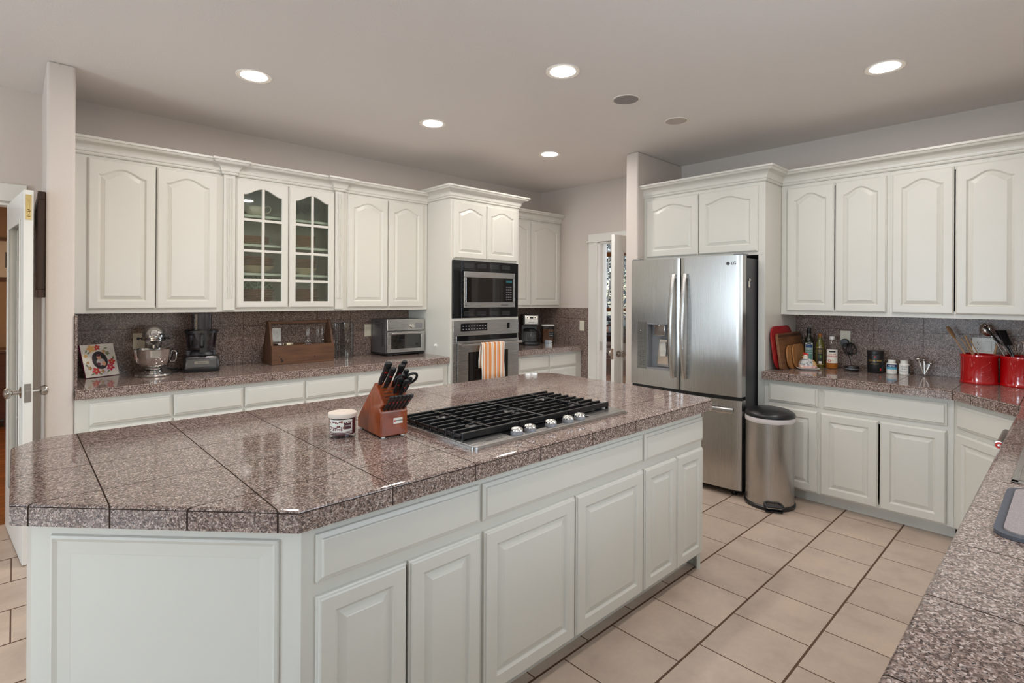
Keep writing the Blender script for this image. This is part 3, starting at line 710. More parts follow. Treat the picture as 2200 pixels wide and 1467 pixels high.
def frx(xa, xb, z0, z1, **k): arc_panel(d, xa, xb, z0, z1, **k)
frx(-.474, -.302, Z0, Z1, ra=.012); frx(-.302, -.092, Z0, .873, n=8); frx(-.302, -.092, 1.248, Z1, n=8); frx(-.092, -.005, Z0, Z1, n=6, rb=.006)
ld = d.build('door', M['steel'], fr, sharp=30); ld['label'] = 'left refrigerator door with dispenser recess'
rs = MB(); q = lambda x: curved(x)
rs.box(-.302, -.092, .062, .074, .873, 1.248); rs.box(-.3025, -.299, -.018, .062, .873, 1.248); rs.box(-.095, -.0915, -.022, .062, .873, 1.248); rs.box(-.302, -.092, -.02, .062, 1.240, 1.2485); rs.box(-.302, -.092, -.024, .062, .8725, .884)
rs.build('dispenser_recess', M['grey'], ld)
ch = MB(); ch.box(-.245, -.150, .0, .05, 1.15, 1.238); ch.tube([(-.20, .004, 1.242), (-.20, .004, 1.225)], .008); ch.build('dispenser_spout', M['chrome'], ld, bevel=.006)
pd = MB(); pd.add([(-.25, .058, .89), (-.14, .058, .89), (-.14, .030, 1.12), (-.21, .030, 1.12), (-.25, .05, .89), (-.14, .05, .89), (-.14, .022, 1.12), (-.21, .022, 1.12)], [(0,1,2,3),(7,6,5,4),(0,4,5,1),(1,5,6,2),(2,6,7,3),(3,7,4,0)]); pd.box(-.205, -.145, .015, .03, .98, 1.10)
pd.build('dispenser_paddle', M['chrome'], ld, bevel=.003, fix=True)
cp = MB(); arc_panel(cp, -.398, -.306, .868, 1.256, back=-.002, n=6)
for v in cp.v: v.y -= .0015
cp.build('control_panel', plain('grey_green_control_panel', srgb(126, 127, 123), .25, .6), ld)
ck = MB()
for k in range(9):
    z = 1.19-.034*k; ck.box(-.366, -.334, curved(-.35)-.0035, curved(-.35)-.0015, z, z+.002)
    if k > 4: ck.box(-.375, -.365, curved(-.37)-.0035, curved(-.37)-.0015, z-.02, z-.014).box(-.34, -.33, curved(-.335)-.0035, curved(-.335)-.0015, z-.02, z-.014)
ck.sphere((-.366, curved(-.366)-.002, 1.185), (.005, .002, .005), 1, 10, 8)
ck.build('touch_marks', [M['darkgrey'], M['white']], ld)
d = MB(); arc_panel(d, .005, .474, Z0, Z1, ra=.006, rb=.012, n=24); rd = d.build('door', M['steel'], fr, sharp=30)
lg = MB(); X = .398
lg.text('LG', .030, T(X+.018, curved(.385)-.0015, 1.712) @ FRONT, 0, bold=True); lg.lathe([(0, 0), (.0125, 0), (.0125, .0015), (0, .0015)], 24, 0, False, T(X-.022, curved(.36)+.0, 1.712) @ FRONT)
lg.build('brand_badge', M['darkgrey'], rd)
d = MB(); arc_panel(d, -.474, .474, .055, .708, ra=.012, rb=.012, n=28); fz = d.build('freezer_drawer', M['steel'], fr, sharp=30)
MB().box(-.46, .46, .01, .085, .708, .735).build('gasket', M['black'], fr); MB().box(-.46, .46, .05, .3, .03, .055).build('kick_grille', M['black'], fr)
MB().box(-.474, -.40, .076, .12, .06, 1.77).box(.40, .474, .076, .086, .06, 1.77).build('door_gasket', M['black'], fr)
for s, nm in ((-1, ld), (1, rd)):
    h = MB(); pth = []; rad = []
    for k in range(21):
        u = k/20; z = .826+.818*u; o_ = .018+.050*math.sin(PI*u)**.8
        pth.append((s*.050, -.026-o_, z)); rad.append((.0075, .0175))
    h.tube(pth, rad, 12); h.box(s*.050-.009, s*.050+.009, -.05, -.02, .835, .86).box(s*.050-.009, s*.050+.009, -.05, -.02, 1.612, 1.638)
    h.build('door_handle', M['steelx'], nm)
h = MB(); pth = []; rad = []
for k in range(25):
    u = k/24; x = -.425+.85*u; pth.append((x, curved(x)-.022-.022*math.sin(PI*u)**.6, .634)); rad.append((.008, .021))
h.tube(pth, rad, 12)
h.box(-.42, -.40, -.03, -.004, .62, .65).box(.40, .42, -.03, -.004, .62, .65); h.build('drawer_handle', M['steelx'], fz)
MB().box(.40, .474, .02, .12, 1.772, 1.786).box(-.474, -.40, .02, .12, 1.772, 1.786).build('hinge_cover', M['grey'], fr, bevel=.006)
ft = MB()
for x in (-.40, .40): ft.lathe([(0, 0), (.018, 0), (.018, .012), (.01, .014), (.01, .04), (0, .04)], 16, c=(x, .06))
ft.build('foot', M['black'], fr)
mg = MB(); mg.sphere((0, 0, 0), (.016, .004, .03), 0, 12, 8).sphere((.004, -.002, .028), (.012, .005, .014), 0, 10, 8).sphere((-.006, -.002, -.02), (.012, .004, .012), 1, 10, 8)
tag(mg.build('fridge_magnet', [M['chrome'], M['porcelain']], None, loc=(3.99, 1.6655, 1.566)), 'small silver figure magnet on the refrigerator side', 'magnet')

# cooktop
ct = thing('gas_cooktop', 'stainless gas cooktop with five knobs and black grates set in the island', 'cooktop', (1.166, 1.433, WT))
W_, D_ = .938, .545
b = MB(); rr = rrect(W_, D_, .018, 5, W_/2, D_/2)
b.loops([[(v.x, v.y, z) for v in offset_path(rr[::-1], -dd, True, -1)] for dd, z in ((0, 0), (0, .004), (.004, .010), (.014, .0125), (.02, .013))], 0, True)
def quad(mb, x0, x1, y0, y1, z, mi=0): mb.add([(x0, y0, z), (x1, y0, z), (x1, y1, z), (x0, y1, z)], [(0, 1, 2, 3)], mi)
b = MB()
for dd, z0, z1 in ((0, 0, .006), (.006, .006, .011)): b.prism([(x*(1-2*dd/W_)+dd, y*(1-2*dd/D_)+dd) for x, y in rr], z0, z1)
b.box(.012, W_-.012, .012, .04, .010, .0128).box(.012, .21, .04, .095, .010, .0128).box(.70, W_-.012, .04, .095, .010, .0128).box(.012, .028, .095, D_-.012, .010, .0128).box(W_-.028, W_-.012, .095, D_-.012, .010, .0128).box(.012, W_-.012, D_-.028, D_-.012, .010, .0128)
b.build('steel_tray', M['steelx'], ct, bevel=.002)
MB().box(.21, .70, .04, .10, .0105, .0118).box(.028, W_-.028, .095, D_-.028, .0105, .0118).build('burner_well', M['blackgloss'], ct)
bd_ = MB(); bd_.box(.075, .165, .030, .0315, .0128, .0142).box(.075, .165, .0435, .045, .0128, .0142).box(.075, .0765, .030, .045, .0128, .0142).box(.1635, .165, .030, .045, .0128, .0142); bd_.text('KitchenAid', .013, T(.12, .0375, .0132), 1)
bd_.build('badge', [M['chrome'], M['darkgrey']], ct)
for x in (1.415, 1.487, 1.608, 1.716, 1.793):
    k = MB(); k.lathe([(0, 0), (.0245, 0), (.0245, .010), (.022, .013)], 32, 1)
    n = 48; ls = []
    for r, z in ((.0225, .012), (.0235, .016), (.020, .023), (.010, .0275), (.0001, .0285)):
        ls.append([((r*(1+(.05 if i % 4 < 2 else -.04)))*math.cos(2*PI*i/n), (r*(1+(.05 if i % 4 < 2 else -.04)))*math.sin(2*PI*i/n), z) for i in range(n)])
    k.loops(ls, 0, False); k.build('control_knob', [M['chrome'], M['grey']], ct, loc=(x-1.166, 1.475-1.433, .0115))
for bx0, by0, r in ((.165, .19, .042), (.165, .40, .034), (.469, .295, .055), (.773, .19, .034), (.773, .40, .045)):
    k = MB(); k.lathe([(r+.02, 0), (r+.018, .004), (r+.004, .006), (r, .012), (r+.002, .018), (r-.004, .022), (0, .024)], 28)
    k.build('burner', M['castiron'], ct, loc=(bx0, by0, .0115))
def bar(mb, x0, x1, y0, y1, z0=.026, z1=.040): mb.box(x0, x1, y0, y1, z0, z1)
for gi in range(3):
    g = MB(); gx0 = .026+gi*.297; gx1 = gx0+.292; cx = (gx0+gx1)/2
    for yy in (.105, .505): bar(g, gx0, gx1, yy-.007, yy+.007, .018, .040)
    for k in range(1, 8):
        yy = .105+.05*k; mid = k in ((2, 3, 5, 6) if gi != 1 else (3, 4, 5))
        if mid: bar(g, gx0, gx0+.095, yy-.005, yy+.005); bar(g, gx1-.095, gx1, yy-.005, yy+.005); bar(g, cx-.03, cx+.03, yy-.004, yy+.004)
        else: bar(g, gx0, gx1, yy-.005, yy+.005)
    bar(g, cx-.005, cx+.005, .105, .505, .026, .042); bar(g, gx0, gx0+.008, .105, .505, .020, .032); bar(g, gx1-.008, gx1, .105, .505, .020, .032)
    for k in range(9):
        yy = .105+.05*k
        for xx in (gx0, gx1-.012): g.box(xx, xx+.012, yy-.006, yy+.006, .012, .030)
    g.build('grate', M['castiron'], ct, bevel=.0022)

# microwave + oven
mw = thing('microwave', 'built-in microwave with stainless door in a black trim frame', 'microwave', (0, 3.872, 0))
b = MB(); X0, X1, A, B_ = 2.887, 3.708, 1.262, 1.792
b.box(X0, 2.993, -.014, .02, A, B_).box(3.642, X1, -.014, .02, A, B_).box(2.993, 3.642, -.014, .02, A, 1.352).box(2.993, 3.642, -.014, .02, 1.700, B_).box(2.995, 3.64, .0, .40, 1.353, 1.699)
b.build('trim_frame', M['blackgloss'], mw, bevel=.002)
v = MB()
for zc in (1.302, 1.748):
    for gx in range(4):
        for s in range(6): v.box(3.02+gx*.155, 3.13+gx*.155, -.0155, -.014, zc-.018+s*.007, zc-.0155+s*.007)
v.build('vent_slots', M['darkgrey'], mw)
dr = MB(); dr.box(2.998, 3.638, -.042, .0, 1.358, 1.408).box(2.998, 3.638, -.042, .0, 1.640, 1.694).box(2.998, 3.024, -.042, .0, 1.408, 1.64).box(3.612, 3.638, -.042, .0, 1.408, 1.64)
do = dr.build('door', M['steelx'], mw, bevel=.003)
MB().box(3.024, 3.50, -.040, .0, 1.408, 1.64).build('window', M['darkglass'], do)
kp = MB(); kp.box(3.503, 3.612, -.040, .0, 1.408, 1.64)
for r in range(6):
    for c_ in range(3): kp.box(3.522+c_*.026, 3.538+c_*.026, -.0412, -.040, 1.43+r*.024, 1.437+r*.024, 1)
kp.box(3.52, 3.597, -.0412, -.040, 1.598, 1.62, 2); kp.build('keypad', [M['blackgloss'], M['grey'], plain('dim_display', (.03, .12, .14, 1), .1)], mw)
bg = MB(); bg.text('KitchenAid', .020, T(3.50, -.0425, 1.382) @ FRONT); bg.lathe([(0, 0), (.006, 0), (.006, .001), (0, .001)], 16, M=T(3.02, -.042, 1.382) @ FRONT); bg.build('badge', M['darkgrey'], mw)
ov = thing('built_in_oven', 'stainless built-in oven with black display and bar handle', 'oven', (0, 3.872, 0))
b = MB(); b.box(2.890, 3.705, -.022, .03, 1.098, 1.240).box(2.890, 2.935, -.018, .03, .50, 1.098).box(2.90, 3.69, .0, .55, .505, 1.09); b.build('control_panel', M['steelx'], ov, bevel=.003)
b = MB(); b.box(2.978, 3.292, -.024, -.0215, 1.140, 1.212)
for r in range(2):
    for c_ in range(9): b.box(2.995+c_*.033, 3.012+c_*.033, -.0248, -.024, 1.155+r*.028, 1.163+r*.028, 1)
b.box(3.55, 3.585, -.0235, -.0215, 1.15, 1.205); b.build('display', [M['blackgloss'], M['grey']], ov)
MB().box(2.937, 3.703, -.014, .0, 1.052, 1.098).build('vent_band', M['blackgloss'], ov)
b = MB(); b.box(2.938, 3.06, -.030, .0, .53, 1.05).box(3.56, 3.703, -.030, .0, .53, 1.05).box(3.06, 3.56, -.030, .0, .53, .66).box(3.06, 3.56, -.030, .0, .945, 1.05)
od = b.build('door', M['steelx'], ov, bevel=.002)
MB().box(3.06, 3.56, -.026, .0, .66, .945).build('window', M['darkglass'], od)
h = MB(); h.tube([(2.945, -.078, 1.018), (3.70, -.078, 1.018)], .0115, 16)
for x in (2.975, 3.67): h.tube([(x, -.03, 1.018), (x, -.078, 1.018)], .009, 10)
h.build('handle', M['steelx'], od)
# towel over the oven handle
def towel_mat():
    m, nt, p, out = new_mat('orange_striped_towel_cloth'); sp = N(nt, 'ShaderNodeSeparateXYZ'); nt.links.new(objc(nt), sp.inputs[0])
    u = sp.outputs[0]; stripes = [(.012, .020), (.034, .058), (.068, .073), (.086, .116), (.132, .137), (.148, .176), (.190, .196), (.205, .228), (.248, .256), (.262, .272)]
    tot = None
    for a_, b_ in stripes:
        k = mth(nt, 'MULTIPLY', mth(nt, 'GREATER_THAN', u, a_), mth(nt, 'LESS_THAN', u, b_)); tot = k if tot is None else mth(nt, 'ADD', tot, k)
    nt.links.new(mixc(nt, tot, srgb(236, 228, 218), srgb(226, 150, 92)), p.inputs['Base Color']); p.inputs['Roughness'].default_value = .95; p.inputs['Specular IOR Level'].default_value = .1
    n = noise(nt, 900, 2, pos(nt)); bump(nt, p, n.outputs[0], .3, .001); return m
tl = MB(); ls = []
prof = [(.028, .79), (.026, .86), (.021, .95), (.0125, 1.01), (.010, 1.0185), (.0, 1.0312), (-.010, 1.026), (-.0135, 1.012), (-.016, .95), (-.018, .85), (-.019, .75), (-.020, .665)]
nx = 28
for yy, zz in prof:
    row = []
    for k in range(nx+1):
        u = k/nx; w = .285*(1 if zz > 1 else 1-.02*(1.03-zz)); wob = .004*math.sin(u*17+zz*3)*(1 if zz < 1.0 else .2)
        row.append((.0+u*w+.004*math.sin(zz*20), yy+wob, zz+(.006*math.sin(u*9) if zz < .7 else 0)))
    ls.append(row)
tl.loops(ls, 0, True, closed=False)
tw_ = tl.build('dish_towel', towel_mat(), None, loc=(3.168, 3.794, 0)); sm = tw_.modifiers.new('solid', 'SOLIDIFY'); sm.thickness = .003; sm.offset = 0
tag(tw_, 'white dish towel with orange stripes hanging on the oven handle', 'towel')

# trash can
tc = thing('trash_can', 'stainless step trash can with black lid beside the refrigerator', 'trash can', (3.922, 1.488, 0), math.atan2(-.09, -.16)+PI/2)
b = MB(); b.lathe([(0, .02), (.158, .02), (.158, .615), (.150, .618), (.150, .61), (0, .60)], 64, sy=1.0); b.build('can_body', M['steel'], tc)
b = MB(); b.lathe([(0, 0), (.164, 0), (.167, .006), (.167, .022), (.160, .030), (.158, .03)], 64); b.build('base_ring', M['black'], tc)
b = MB(); ls = []
for k, (r, z) in enumerate(((.160, .592), (.1625, .600), (.162, .616), (.160, .624), (.150, .627))):
    ls.append([((r+.0008*math.sin(i*1.9+k))*math.cos(2*PI*i/72), (r+.0008*math.sin(i*1.9+k))*math.sin(2*PI*i/72), z+.002*math.sin(i*.7)*(k < 2)) for i in range(72)])
b.loops(ls, 0, True); tag(b.build('trash_bag', plain('white_bag_plastic', srgb(214, 208, 208), .4), None, loc=(3.922, 1.488, 0)), 'white bag edge folded over the trash can rim', 'trash bag')
b = MB(); b.lathe([(.158, .628), (.163, .630), (.164, .640), (.158, .652), (.13, .668), (.08, .680), (0, .686)], 56); lid = b.build('lid', M['black'], tc)
MB().box(-.05, .05, .135, .172, .612, .650).build('hinge', M['black'], tc, bevel=.006)
b = MB(); b.tube([(-.055, -.152, .045), (-.055, -.19, .045), (-.05, -.196, .045), (.05, -.196, .045), (.055, -.19, .045), (.055, -.152, .045)], .010, 8).box(-.055, .055, -.19, -.155, .004, .012); b.box(-.048, .048, -.188, -.150, .028, .036, 1)
b.build('pedal', [M['black'], M['steelx']], tc, bevel=.002)
# dishwasher (in the sink run, only its handle shows)
dw = thing('dishwasher', 'stainless dishwasher front with bar handle under the sink counter', 'dishwasher', (0, .150, 0), PI)
MB().box(-3.63, -3.03, .02, .60, .09, .856).build('body', M['darkgrey'], dw)
dd_ = MB().box(-3.63, -3.03, -.022, .0195, .11, .85).build('door', M['steelx'], dw, bevel=.003)
h = MB(); h.tube([(-3.60, -.085, .795), (-3.26, -.085, .795)], .0145, 18); h.tube([(-3.56, -.02, .795), (-3.56, -.085, .795)], .009, 10).tube([(-3.30, -.02, .795), (-3.30, -.085, .795)], .009, 10); h.build('handle', M['steelx'], dd_)
h = MB(); Mh = T(-3.258, -.085, .795) @ RY(PI/2)
h.lathe([(0, 0), (.0175, 0), (.0175, .008), (.014, .0085)], 24, 1, M=Mh); h.lathe([(.0145, .0085), (.006, .009)], 24, 0, M=Mh); h.lathe([(.006, .009), (0, .0095)], 24, 1, M=Mh); h.build('handle_end_cap', [M['redink'], M['chrome']], dd_)
# sink
sk = MB(); sk.box(2.157, 2.948, .095, .118, .72, .917).box(2.157, 2.18, -.328, .118, .72, .917).box(2.925, 2.948, -.328, .118, .72, .917).box(2.157, 2.948, -.328, -.305, .72, .917).box(2.157, 2.948, -.328, .118, .71, .725)
sk.box(2.145, 2.96, .112, .13, .9145, .918).box(2.145, 2.17, -.34, .13, .9145, .918)
tag(sk.build('kitchen_sink', M['steelx'], None, bevel=.003), 'stainless sink basin set into the right-hand counter', 'sink')
fm = new_mat('grey_microfibre_mat'); m_, nt_, p_, o__ = fm
n_ = noise(nt_, 420, 2, pos(nt_)); nt_.links.new(ramp(nt_, n_.outputs[0], [(.3, srgb(140, 128, 126)), (.7, srgb(170, 158, 154))]), p_.inputs['Base Color']); p_.inputs['Roughness'].default_value = 1; bump(nt_, p_, n_.outputs[0], .8, .003)
mt = thing('drying_mat', 'grey microfibre dish drying mat with dark border beside the sink', 'mat', (1.845, -.12, .9145))
MB().prism(rrect(.44, .50, .045, 8), 0, .009).build('border', plain('dark_grey_binding', srgb(84, 84, 90), .9), mt, bevel=.004)
MB().prism(rrect(.405, .465, .034, 8), .009, .0125).build('mat_field', m_, mt, bevel=.003)
# ================================================================ things on the island
cd = thing('jar_candle', 'glass jar candle with wooden lid and purple leaf label on the island', 'candle', (.930, 1.948, WT), -.75)
g = MB(); g.lathe([(0, .0), (.047, .0), (.051, .004), (.0515, .075), (.049, .078)], 48); g.build('glass_jar', M['glass'], cd)
g = MB(); g.lathe([(0, .010), (.0475, .010), (.0478, .066), (0, .066)], 48); g.build('wax', plain('purple_wax', srgb(88, 30, 40), .5), cd)
g = MB(); g.lathe([(0, .074), (.0525, .074), (.0535, .076), (.0535, .0885), (.0525, .090), (0, .090)], 48); g.build('lid', wood('pale_lid_wood', srgb(222, 206, 192), srgb(234, 220, 206), .6), cd)
lb = MB(); R_ = .0522
def cyl(th, z, r=R_): return (r*math.cos(th), r*math.sin(th), z)
def patch(mb, t0, t1, z0, z1, r, mi, n=20):
    mb.loops([[cyl(t0+(t1-t0)*k/n, z, r) for k in range(n+1)] for z in (z0, z1)], mi, True, closed=False)
th0 = -PI/2
patch(lb, th0-.75, th0+1.05, .017, .070, R_, 0)
patch(lb, th0-.75, th0+1.05, .0235, .0255, R_+.0002, 1); patch(lb, th0-.75, th0+1.05, .0185, .0215, R_+.0002, 1)
patch(lb, th0+.42, th0+.95, .034, .057, R_+.0003, 2, 10)
def leaf(mb, tc_, zc, sz, rot, mi, kind=0):
    n = 16; pts = []
    for i in range(n):
        a_ = 2*PI*i/n; r = sz*((.55+.45*abs(math.cos(a_*2.5))) if kind == 0 else (.62 if kind == 1 else 1))
        x = r*math.cos(a_)*(.5 if kind == 2 else 1); y = r*math.sin(a_); xx = x*math.cos(rot)-y*math.sin(rot); yy = x*math.sin(rot)+y*math.cos(rot)
        pts.append(cyl(tc_+xx/R_, zc+yy, R_+.0005))
    mb.add(pts, [list(range(n))], mi)
rnd = random.Random(3)
for i in range(22):
    leaf(lb, th0-.66+.155*(i % 11)+rnd.uniform(-.04, .04), .062-.017*(i//11)-rnd.uniform(0, .006), rnd.uniform(.003, .0058), rnd.uniform(0, 3), 1 if i % 3 else 3, i % 3)
for i in range(7): leaf(lb, th0-.66+.15*i, .031+rnd.uniform(0, .004), rnd.uniform(.003, .005), rnd.uniform(0, 3), 1, i % 3)
lb.text('LEAVES', .007, T(0, 0, 0), 0, 0, fn=lambda v: cyl(th0+.685+v.x/R_, .047+v.y, R_+.0007))
lb.build('label', [M['label'], plain('purple_print', srgb(98, 38, 50), .6), plain('maroon_print', srgb(70, 20, 30), .5), plain('brown_print', srgb(130, 70, 60), .6)], cd)

kb = thing('knife_block', 'cherry wood knife block beside the gas cooktop', 'knife block', (1.066, 1.792, WT), -.09)
def cherry():
    m, nt, p, out = new_mat('cherry_stained_wood'); n = noise(nt, 2, 4, mapped(nt, objc(nt), (8, 30, 8)))
    nt.links.new(ramp(nt, n.outputs[0], [(.3, srgb(124, 50, 16)), (.7, srgb(160, 74, 28))]), p.inputs['Base Color']); p.inputs['Roughness'].default_value = .28; p.inputs['Coat Weight'].default_value = .3; return m
# side profile (y, z); extruded along x
KP = [(0, .005), (0, .094), (-.0, .100), (.010, .112), (-.020, .132), (.060, .206), (.226, .046), (.226, .005)]
w2 = .0555; b = MB(); pr = [(y, z) for y, z in KP]
vs = [(-w2, y, z) for y, z in pr]+[(w2, y, z) for y, z in pr]; n = len(pr)
b.add(vs, [list(range(n)), list(range(n, 2*n))[::-1]]+[(i, n+i, n+(i+1) % n, (i+1) % n) for i in range(n)])
b.build('block', cherry(), kb, bevel=.004, seg=3, fix=True)
sl = MB()
dirn = Vector((0, .060+.020, .206-.132)).normalized(); nrm = Vector((0, -dirn.z, dirn.y))
def on_face(u, v, h=0): p = Vector((u, -.020, .132))+dirn*v+nrm*h; return p
for v in (.018, .034, .050, .066, .080):
    q = [on_face(-.036, v-.0016, .0006), on_face(.036, v-.0016, .0006), on_face(.036, v+.0016, .0006), on_face(-.036, v+.0016, .0006)]; sl.add(q, [(0, 1, 2, 3)])
sl.build('slots', M['ink'], kb)
lo = MB(); lo.box(-.004, .034, -.0012, 0, .050, .072); lo.box(-.0015, .0045, -.0016, -.0012, .058, .064, 1); lo.text('WUSTHOF', .0062, T(.0195, -.0016, .061) @ FRONT, 2); lo.build('logo_plate', [M['label'], M['redink'], M['ink']], kb)
f_ = MB()
for x in (-.04, .04):
    for y in (.012, .21): f_.lathe([(0, 0), (.007, 0), (.007, .006), (0, .006)], 14, c=(x, y))
f_.build('foot', M['white'], kb)
bpy.context.view_layer.update()
KM = kb.matrix_world.copy()
def knife(u, v, ln, wd, label, name='kitchen_knife', along=None, base=None, guard=True, spots=True, roll=0, grp='knives in the wooden block'):
    """handle standing out of the slanted face, local z = handle axis"""
    ax_ = (along or nrm).normalized(); p0 = base if base is not None else on_face(u, v, 0)
    zq = ax_.to_track_quat('Z', 'Y').to_matrix().to_4x4()
    t = thing(name, label, 'knife', group=grp)
    t.matrix_world = KM @ T(*p0) @ zq @ RZ(roll)
    h = MB(); ls = []
    for z, wx, wy, ox in ((0, .55, .8, 0), (.10, .72, .9, 0), (.35, .86, .95, .02), (.6, .80, .95, 0), (.82, .95, 1, -.08), (.94, 1.0, 1, -.22), (1.0, .72, .7, -.30)):
        ls.append([(ox*wd*.5+wx*wd*.56*math.cos(2*PI*i/16), wy*wd*.31*math.sin(2*PI*i/16), .004+z*ln) for i in range(16)])
    h.loops(ls, 0, True, True, True); h.build('handle', M['black'], t)
    s = MB(); s.box(-wd*.36, wd*.36, -.0012, .0012, -.012, .006); s.build('bolster', M['chrome'], t)
    if spots:
        r = MB()
        for z in (.22, .5, .78): r.sphere((0, 0, z*ln), (.0022, wd*.325, .0022), 0, 8, 6)
        r.build('rivet', M['chrome'], t)
        r = MB(); r.box(-wd*.19-wd*.05, wd*.19-wd*.05, -wd*.29, wd*.0, ln*.60, ln*.68); r.build('trident_mark', M['redink'], t)
    return t
R90 = 0
knife(-.036, .098, .122, .029, 'largest black knife handle at the top left of the block')
knife(-.018, .083, .106, .026, 'black knife handle just right of the top left one')
knife(.030, .100, .122, .022, 'tall honing steel handle with a ring end at the top right of the block', 'honing_steel', spots=False)
knife(.018, .088, .116, .027, 'black knife handle in front of the honing steel')
knife(.036, .074, .100, .021, 'black knife handle with shiny spine at the right of the block')
knife(.006, .048, .088, .022, 'black knife handle in the middle of the block')
knife(.026, .034, .088, .022, 'black knife handle low in the middle right, left of the scissors')
knife(.045, .046, .086, .022, 'black knife handle under the scissors loop at the right side')
for i in range(6):
    knife(0, 0, .098, .0175, ['steak knife handle at the left end of the lower row', 'steak knife handle second from the left in the lower row', 'steak knife handle third from the left in the lower row', 'steak knife handle third from the right in the lower row', 'steak knife handle second from the right in the lower row', 'steak knife handle at the right end of the lower row'][i], 'steak_knife', along=Vector((0.0, -.76, .65)), base=Vector((-.040+.016*i, .006, .103)), grp='steak knives in the lower row')
sc = thing('kitchen_scissors', 'black handled kitchen scissors stuck in the knife block', 'scissors'); sc.matrix_world = KM @ T(*on_face(.034, .058)) @ nrm.to_track_quat('Z', 'Y').to_matrix().to_4x4()
for s, rr_ in ((-1, .020), (1, .024)):
    h = MB(); h.tube([(s*.022+rr_*math.cos(a_), 0, .070+1.25*rr_*math.sin(a_)) for a_ in [2*PI*k/20 for k in range(20)]], .0052, 10, closed=True); h.tube([(0, 0, 0), (s*.006, 0, .03), (s*.016, 0, .050)], .006, 8); h.build('handle_loop', M['black'], sc)
MB().box(-.006, .006, -.0015, .0015, -.01, .03).build('blade', M['chrome'], sc)
# ================================================================ things on the back worktop
# leaning photo plaque
pq = thing('photo_plaque', 'square floral photo plaque with oval portrait leaning at the left end of the back worktop', 'photo plaque', (.3375, 4.371, WT+.003), .435)
LEAN = RX(-.33)
MB().box(0, .204, 0, .012, 0, .222, M=LEAN).build('plaque_board', plain('magenta_edge', srgb(132, 30, 80), .5), pq)
def paper(): 
    m, nt, p, out = new_mat('watercolour_paper'); n = noise(nt, 14, 3, objc(nt))
    nt.links.new(ramp(nt, n.outputs[0], [(.35, srgb(232, 224, 208)), (.62, srgb(214, 204, 196)), (.8, srgb(196, 186, 206))]), p.inputs['Base Color']); p.inputs['Roughness'].default_value = .2; return m
pf = MB(); pf.box(.001, .203, -.0012, 0, .001, .221, 0, M=LEAN)
cols = [srgb(200, 66, 66), srgb(220, 166, 96), srgb(186, 52, 72), srgb(168, 128, 72), srgb(112, 116, 80)]
mats_f = [paper(), M['ink']]+[plain('petal_%s' % n_, c_, .5) for n_, c_ in zip(('red', 'amber', 'crimson', 'ochre', 'olive'), cols)]+[plain('skin_tone_print', srgb(206, 150, 120), .5), plain('pale_cloth_print', srgb(190, 176, 170), .5), plain('plum_print', srgb(96, 44, 60), .5)]
def disc(mb, x, z, rx_, rz_, mi, y, rot=0, n=18):
    pts = []
    for k in range(n):
        a_ = -2*PI*k/n; X = rx_*math.cos(a_); Z = rz_*math.sin(a_); pts.append((x+X*math.cos(rot)-Z*math.sin(rot), y, z+X*math.sin(rot)+Z*math.cos(rot)))
    mb.add(pts, [list(range(n))[::-1]], mi, False, LEAN)
def flower(x, z, r, mi, k=5):
    for i in range(k): a_ = 2*PI*i/k+x*30; disc(pf, x+r*.55*math.cos(a_), z+r*.55*math.sin(a_), r*.52, r*.36, mi, -.0016-.0001*i, a_)
    disc(pf, x, z, r*.2, r*.2, 3, -.0023)
for f in ((.062, .192, .026, 3), (.098, .198, .020, 2), (.068, .040, .024, 2), (.158, .056, .024, 4), (.172, .094, .022, 2), (.028, .10, .010, 5), (.034, .062, .012, 5), (.135, .170, .012, 5), (.108, .034, .012, 5), (.022, .145, .012, 3), (.128, .156, .009, 3), (.155, .155, .014, 6)): flower(*f)
for i, (x, z, a_) in enumerate(((.045, .165, .5), (.03, .175, 1.2), (.045, .02, .4), (.09, .018, 2.6), (.14, .03, .7), (.185, .12, 1.4), (.02, .08, 2), (.15, .19, .2))): disc(pf, x, z, .012, .0045, 6, -.0015, a_)
disc(pf, .102, .110, .046, .062, 9, -.0026, .12, 32); disc(pf, .102, .110, .043, .059, 1, -.0028, .12, 32); disc(pf, .098, .132, .014, .017, 7, -.0030); disc(pf, .104, .098, .026, .024, 8, -.0029, .3); disc(pf, .122, .085, .013, .015, 7, -.0031); disc(pf, .09, .085, .012, .010, 9, -.0032); disc(pf, .098, .144, .014, .008, 9, -.0031)
pf.build('floral_print', mats_f, pq)

# stand mixer
M['silver'] = plain('metallic_silver_enamel', (.36, .34, .32, 1), .22, .85, coat=.4)
mx = thing('stand_mixer', 'silver stand mixer with steel bowl on the back worktop', 'stand mixer', (.690, 4.285, WT), -.157)
b = MB()
b.loops([[(x, y, z) for x, y in rrect(2*rx_, 2*ry_, min(rx_, ry_)*.98, 8, 0, cy_)] for rx_, ry_, cy_, z in ((.106, .165, .035, 0), (.108, .167, .035, .006), (.104, .162, .035, .016), (.085, .14, .04, .026), (.055, .06, .10, .040))], 0, True, True, True)
b.lathe([(.062, .015), (.062, .024), (.050, .030), (.050, .040)], 32, c=(0, -.055))
ls = []
for u in range(9):
    z = .03+.20*u/8; wv_ = .052-.010*math.sin(PI*u/8); dv = .050-.006*math.sin(PI*u/8); cy_ = .135-.012*u/8
    ls.append([(x, y, z) for x, y in rrect(2*wv_, 2*dv, .04, 6, 0, cy_)])
b.loops(ls, 0, True, True, True); b.build('base', M['silver'], mx)
b = MB(); ls = []
